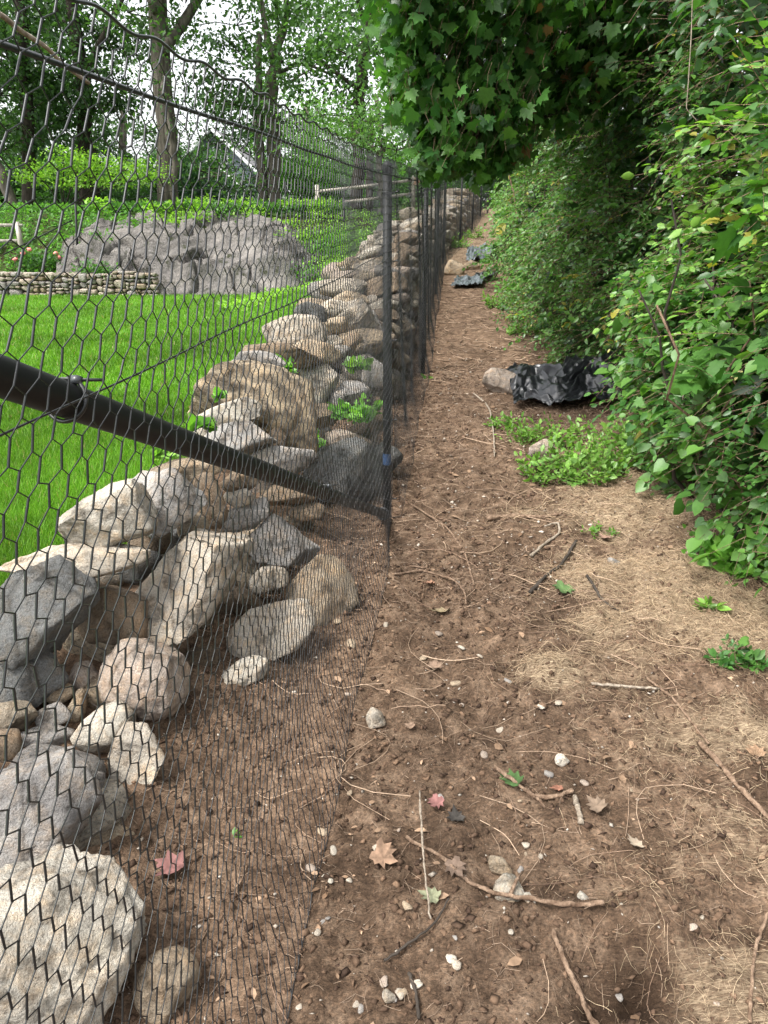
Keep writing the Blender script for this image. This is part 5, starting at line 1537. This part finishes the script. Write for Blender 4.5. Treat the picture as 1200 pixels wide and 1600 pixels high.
# hanging stems at the hedge face
def hang(label, pts, r, mat):
    P = np.array([at(px, py, y) for px, py, y in pts]); t2 = np.linspace(0, 1, 24); t1 = np.linspace(0, 1, len(P))
    Pi = np.stack([np.interp(t2, t1, P[:, k]) for k in range(3)], -1)
    Pi[1:-1] = .25 * Pi[:-2] + .5 * Pi[1:-1] + .25 * Pi[2:]
    V, Fs = tube(Pi, r, 6); tag(link("hanging_stem", mesh("hanging_stem", V, Fs, mat, True)), label, "stem")
hang("bare pale grey stem standing at the hedge face", [(1060, 560, 3.35), (1068, 600, 3.3), (1066, 650, 3.25), (1072, 692, 3.22), (1088, 735, 3.2), (1096, 772, 3.2)], .0042, M_PALE)
hang("reddish brown stem slanting through the vines", [(1172, 590, 2.95), (1140, 625, 2.95), (1110, 670, 2.98), (1088, 712, 3.0)], .0045, M_TWIG)
hang("thin bare vine hanging before the dark upper foliage", [(1082, -10, 2.7), (1080, 60, 2.7), (1074, 150, 2.7), (1072, 170, 2.7), (1090, 190, 2.7)], .0016, M_PALE)

# ------------------------------------------------------------------ litter on the path (uncountable)
def on_ground(n, xr, yr, w_, power=1.0):
    out = []
    while sum(len(o) for o in out) < n:
        y = yr[0] + (yr[1] - yr[0]) * rng.random(n * 2) ** power
        x = rng.uniform(xr[0], xr[1], n * 2)
        k = rng.random(n * 2) < w_(x, y)
        out.append(np.stack([x[k], y[k]], -1))
    return np.concatenate(out)[:n]

def litter(n, xr, yr, wfun, L, r, cols, curl, lift, power=1.0, K=4, seg=3):
    q = on_ground(n, xr, yr, wfun, power)
    a = rng.random(n) * 6.283
    ln = rng.uniform(L[0], L[1], n) * (.5 + rng.random(n))
    s = np.linspace(-.5, .5, K)
    c = rng.normal(size=n) * curl
    dx = np.cos(a)[:, None] * s[None] * ln[:, None] - np.sin(a)[:, None] * (c * ln)[:, None] * (s ** 2)[None]
    dy = np.sin(a)[:, None] * s[None] * ln[:, None] + np.cos(a)[:, None] * (c * ln)[:, None] * (s ** 2)[None]
    x, y = q[:, :1] + dx, q[:, 1:] + dy
    z = G(x.ravel(), y.ravel()).reshape(n, K)
    z = z.mean(1, keepdims=True) * .35 + z * .65 + (lift[0] + lift[1] * rng.random(n))[:, None] + rng.normal(size=(n, 1)) * s[None] * .02
    rr_ = r * (.5 + rng.random(n)) * np.clip(.6 + .13 * y.mean(1), .6, 1.6)
    V, F = strands(np.stack([x, y, z], -1), rr_, seg)
    k = rng.random(n)[:, None]
    C = (np.array(cols[0]) * (1 - k) + np.array(cols[1]) * k) * (.7 + .6 * rng.random(n))[:, None]
    return V, F, np.repeat(C, K * seg, 0)
def w_straw(x, y): return np.clip(straw_amount(x, y)[0], 0, 1) * (x > fence_x(y) + .05) * (x < hedge_x(y) + .3)
def w_soil(x, y): return (1 - .7 * np.clip(straw_amount(x, y)[0], 0, 1)) * (x > fence_x(y) - .55) * (x < hedge_x(y) + .2)
mb = MB()
for args in ((15000, (0, 2.2), (.7, 3.0), w_straw, (.02, .06), .00045, ((.24, .16, .10), (.56, .44, .29)), .9, (.001, .010)),
             (7000, (.2, 2.2), (2.2, 5.2), w_straw, (.03, .08), .0007, ((.22, .14, .085), (.52, .40, .26)), .9, (.001, .012))):
    V, F, C = litter(*args); mb.add(V, F, C)
tag(link("straw", mb.build("straw", M_DRY)), "matted dry tan grass and straw covering the right side of the path", "straw", kind="stuff")
mb = MB()
for args in ((5200, (-.9, 1.8), (.7, 3.2), w_soil, (.012, .05), .0007, ((.12, .08, .055), (.38, .28, .20)), .8, (.000, .006)),
             (5200, (-.6, 2.0), (2.6, 7), w_soil, (.02, .085), .0010, ((.13, .085, .06), (.38, .28, .20)), .8, (.000, .008)),
             (2600, (-.2, 4.5), (6.5, 22), w_soil, (.05, .16), .0024, ((.14, .095, .065), (.36, .26, .18)), .6, (.002, .015)),
             (330, (-.5, 1.7), (.8, 5), w_soil, (.10, .30), .0013, ((.20, .13, .09), (.45, .33, .23)), 1.2, (.002, .012), 1.0, 7)):
    V, F, C = litter(*args); mb.add(V, F, C)
tag(link("root_litter", mb.build("root_litter", M_DRY)), "fine roots, bark shreds and twig bits littering the brown soil", "plant litter", kind="stuff")
# crumbs, chips and grit
def crumbs(n, xr, yr, wfun, size, cols, power=1.0, flat=.7, lift=.2):
    q = on_ground(n, xr, yr, wfun, power)
    V0, F0 = ICO[2] if False else (np.array([[1, 0, 0], [-1, 0, 0], [0, 1, 0], [0, -1, 0], [0, 0, 1], [0, 0, -1]], float), np.array([[0, 2, 4], [2, 1, 4], [1, 3, 4], [3, 0, 4], [2, 0, 5], [1, 2, 5], [3, 1, 5], [0, 3, 5]]))
    s = size[0] + (size[1] - size[0]) * rng.random(n) ** 3
    R = rng.normal(size=(n, 3, 3)) * .28 + np.eye(3)[None] * .9
    R[:, 2] *= flat
    z = G(q[:, 0], q[:, 1]) + s * lift
    V, F, _ = scatter(V0, F0, np.stack([q[:, 0], q[:, 1], z], -1), R * s[:, None, None])
    k = rng.random(n)[:, None]
    C = (np.array(cols[0]) * (1 - k) + np.array(cols[1]) * k) * (.7 + .6 * rng.random(n))[:, None]
    return V, F, np.repeat(C, len(V0), 0)
mb = MB()
for args in ((14000, (-.9, 1.8), (.7, 3.2), w_soil, (.0018, .013), ((.05, .03, .02), (.15, .095, .06))), (7000, (-.6, 2), (2.6, 7), w_soil, (.004, .016), ((.05, .03, .02), (.16, .1, .065))), (5000, (0, 2.2), (.7, 4), w_straw, (.0016, .008), ((.05, .03, .02), (.16, .1, .065)))):
    V, F, C = crumbs(*args); mb.add(V, F, C)
tag(link("soil_crumbs", mb.build("soil_crumbs", M_DRY)), "loose crumbs and small clods of brown soil on the path", "soil", kind="stuff")
mb = MB()
for args in ((1000, (-.7, 1.5), (.75, 3.4), w_soil, (.0015, .0075), ((.24, .2, .16), (.5, .45, .38))), (900, (-.4, 1.6), (2.8, 8), w_soil, (.004, .014), ((.30, .25, .2), (.55, .48, .4)))):
    V, F, C = crumbs(*args, 1.0, .55, .3); mb.add(V, F, C)
tag(link("gravel", mb.build("gravel", M_DRY)), "scattered pale grit and tiny stones in the path soil", "gravel", kind="stuff")
# small leaf fragments
n = 1000
q = on_ground(n, (-.5, 2.0), (.8, 8), w_soil)
Q = np.stack([q[:, 0], q[:, 1], G(q[:, 0], q[:, 1]) + .006], -1)
M = leaf_frames(norm(rng.normal(size=(n, 3)) * [1, 1, .2]), norm(np.array([0, 0, 1.0]) + rng.normal(size=(n, 3)) * .35), (.008 + .028 * rng.random(n) ** 2) * (1 + .08 * q[:, 1]))
V, F, C = scatter(LEAF_OVAL[0], LEAF_OVAL[1], Q, M, rcol(n, (.14, .085, .05), (.34, .23, .15)))
tag(link("leaf_litter", mesh("leaf_litter", V, F, M_DRY, False, C)), "small brown leaf fragments strewn over the path", "leaf litter", kind="stuff")
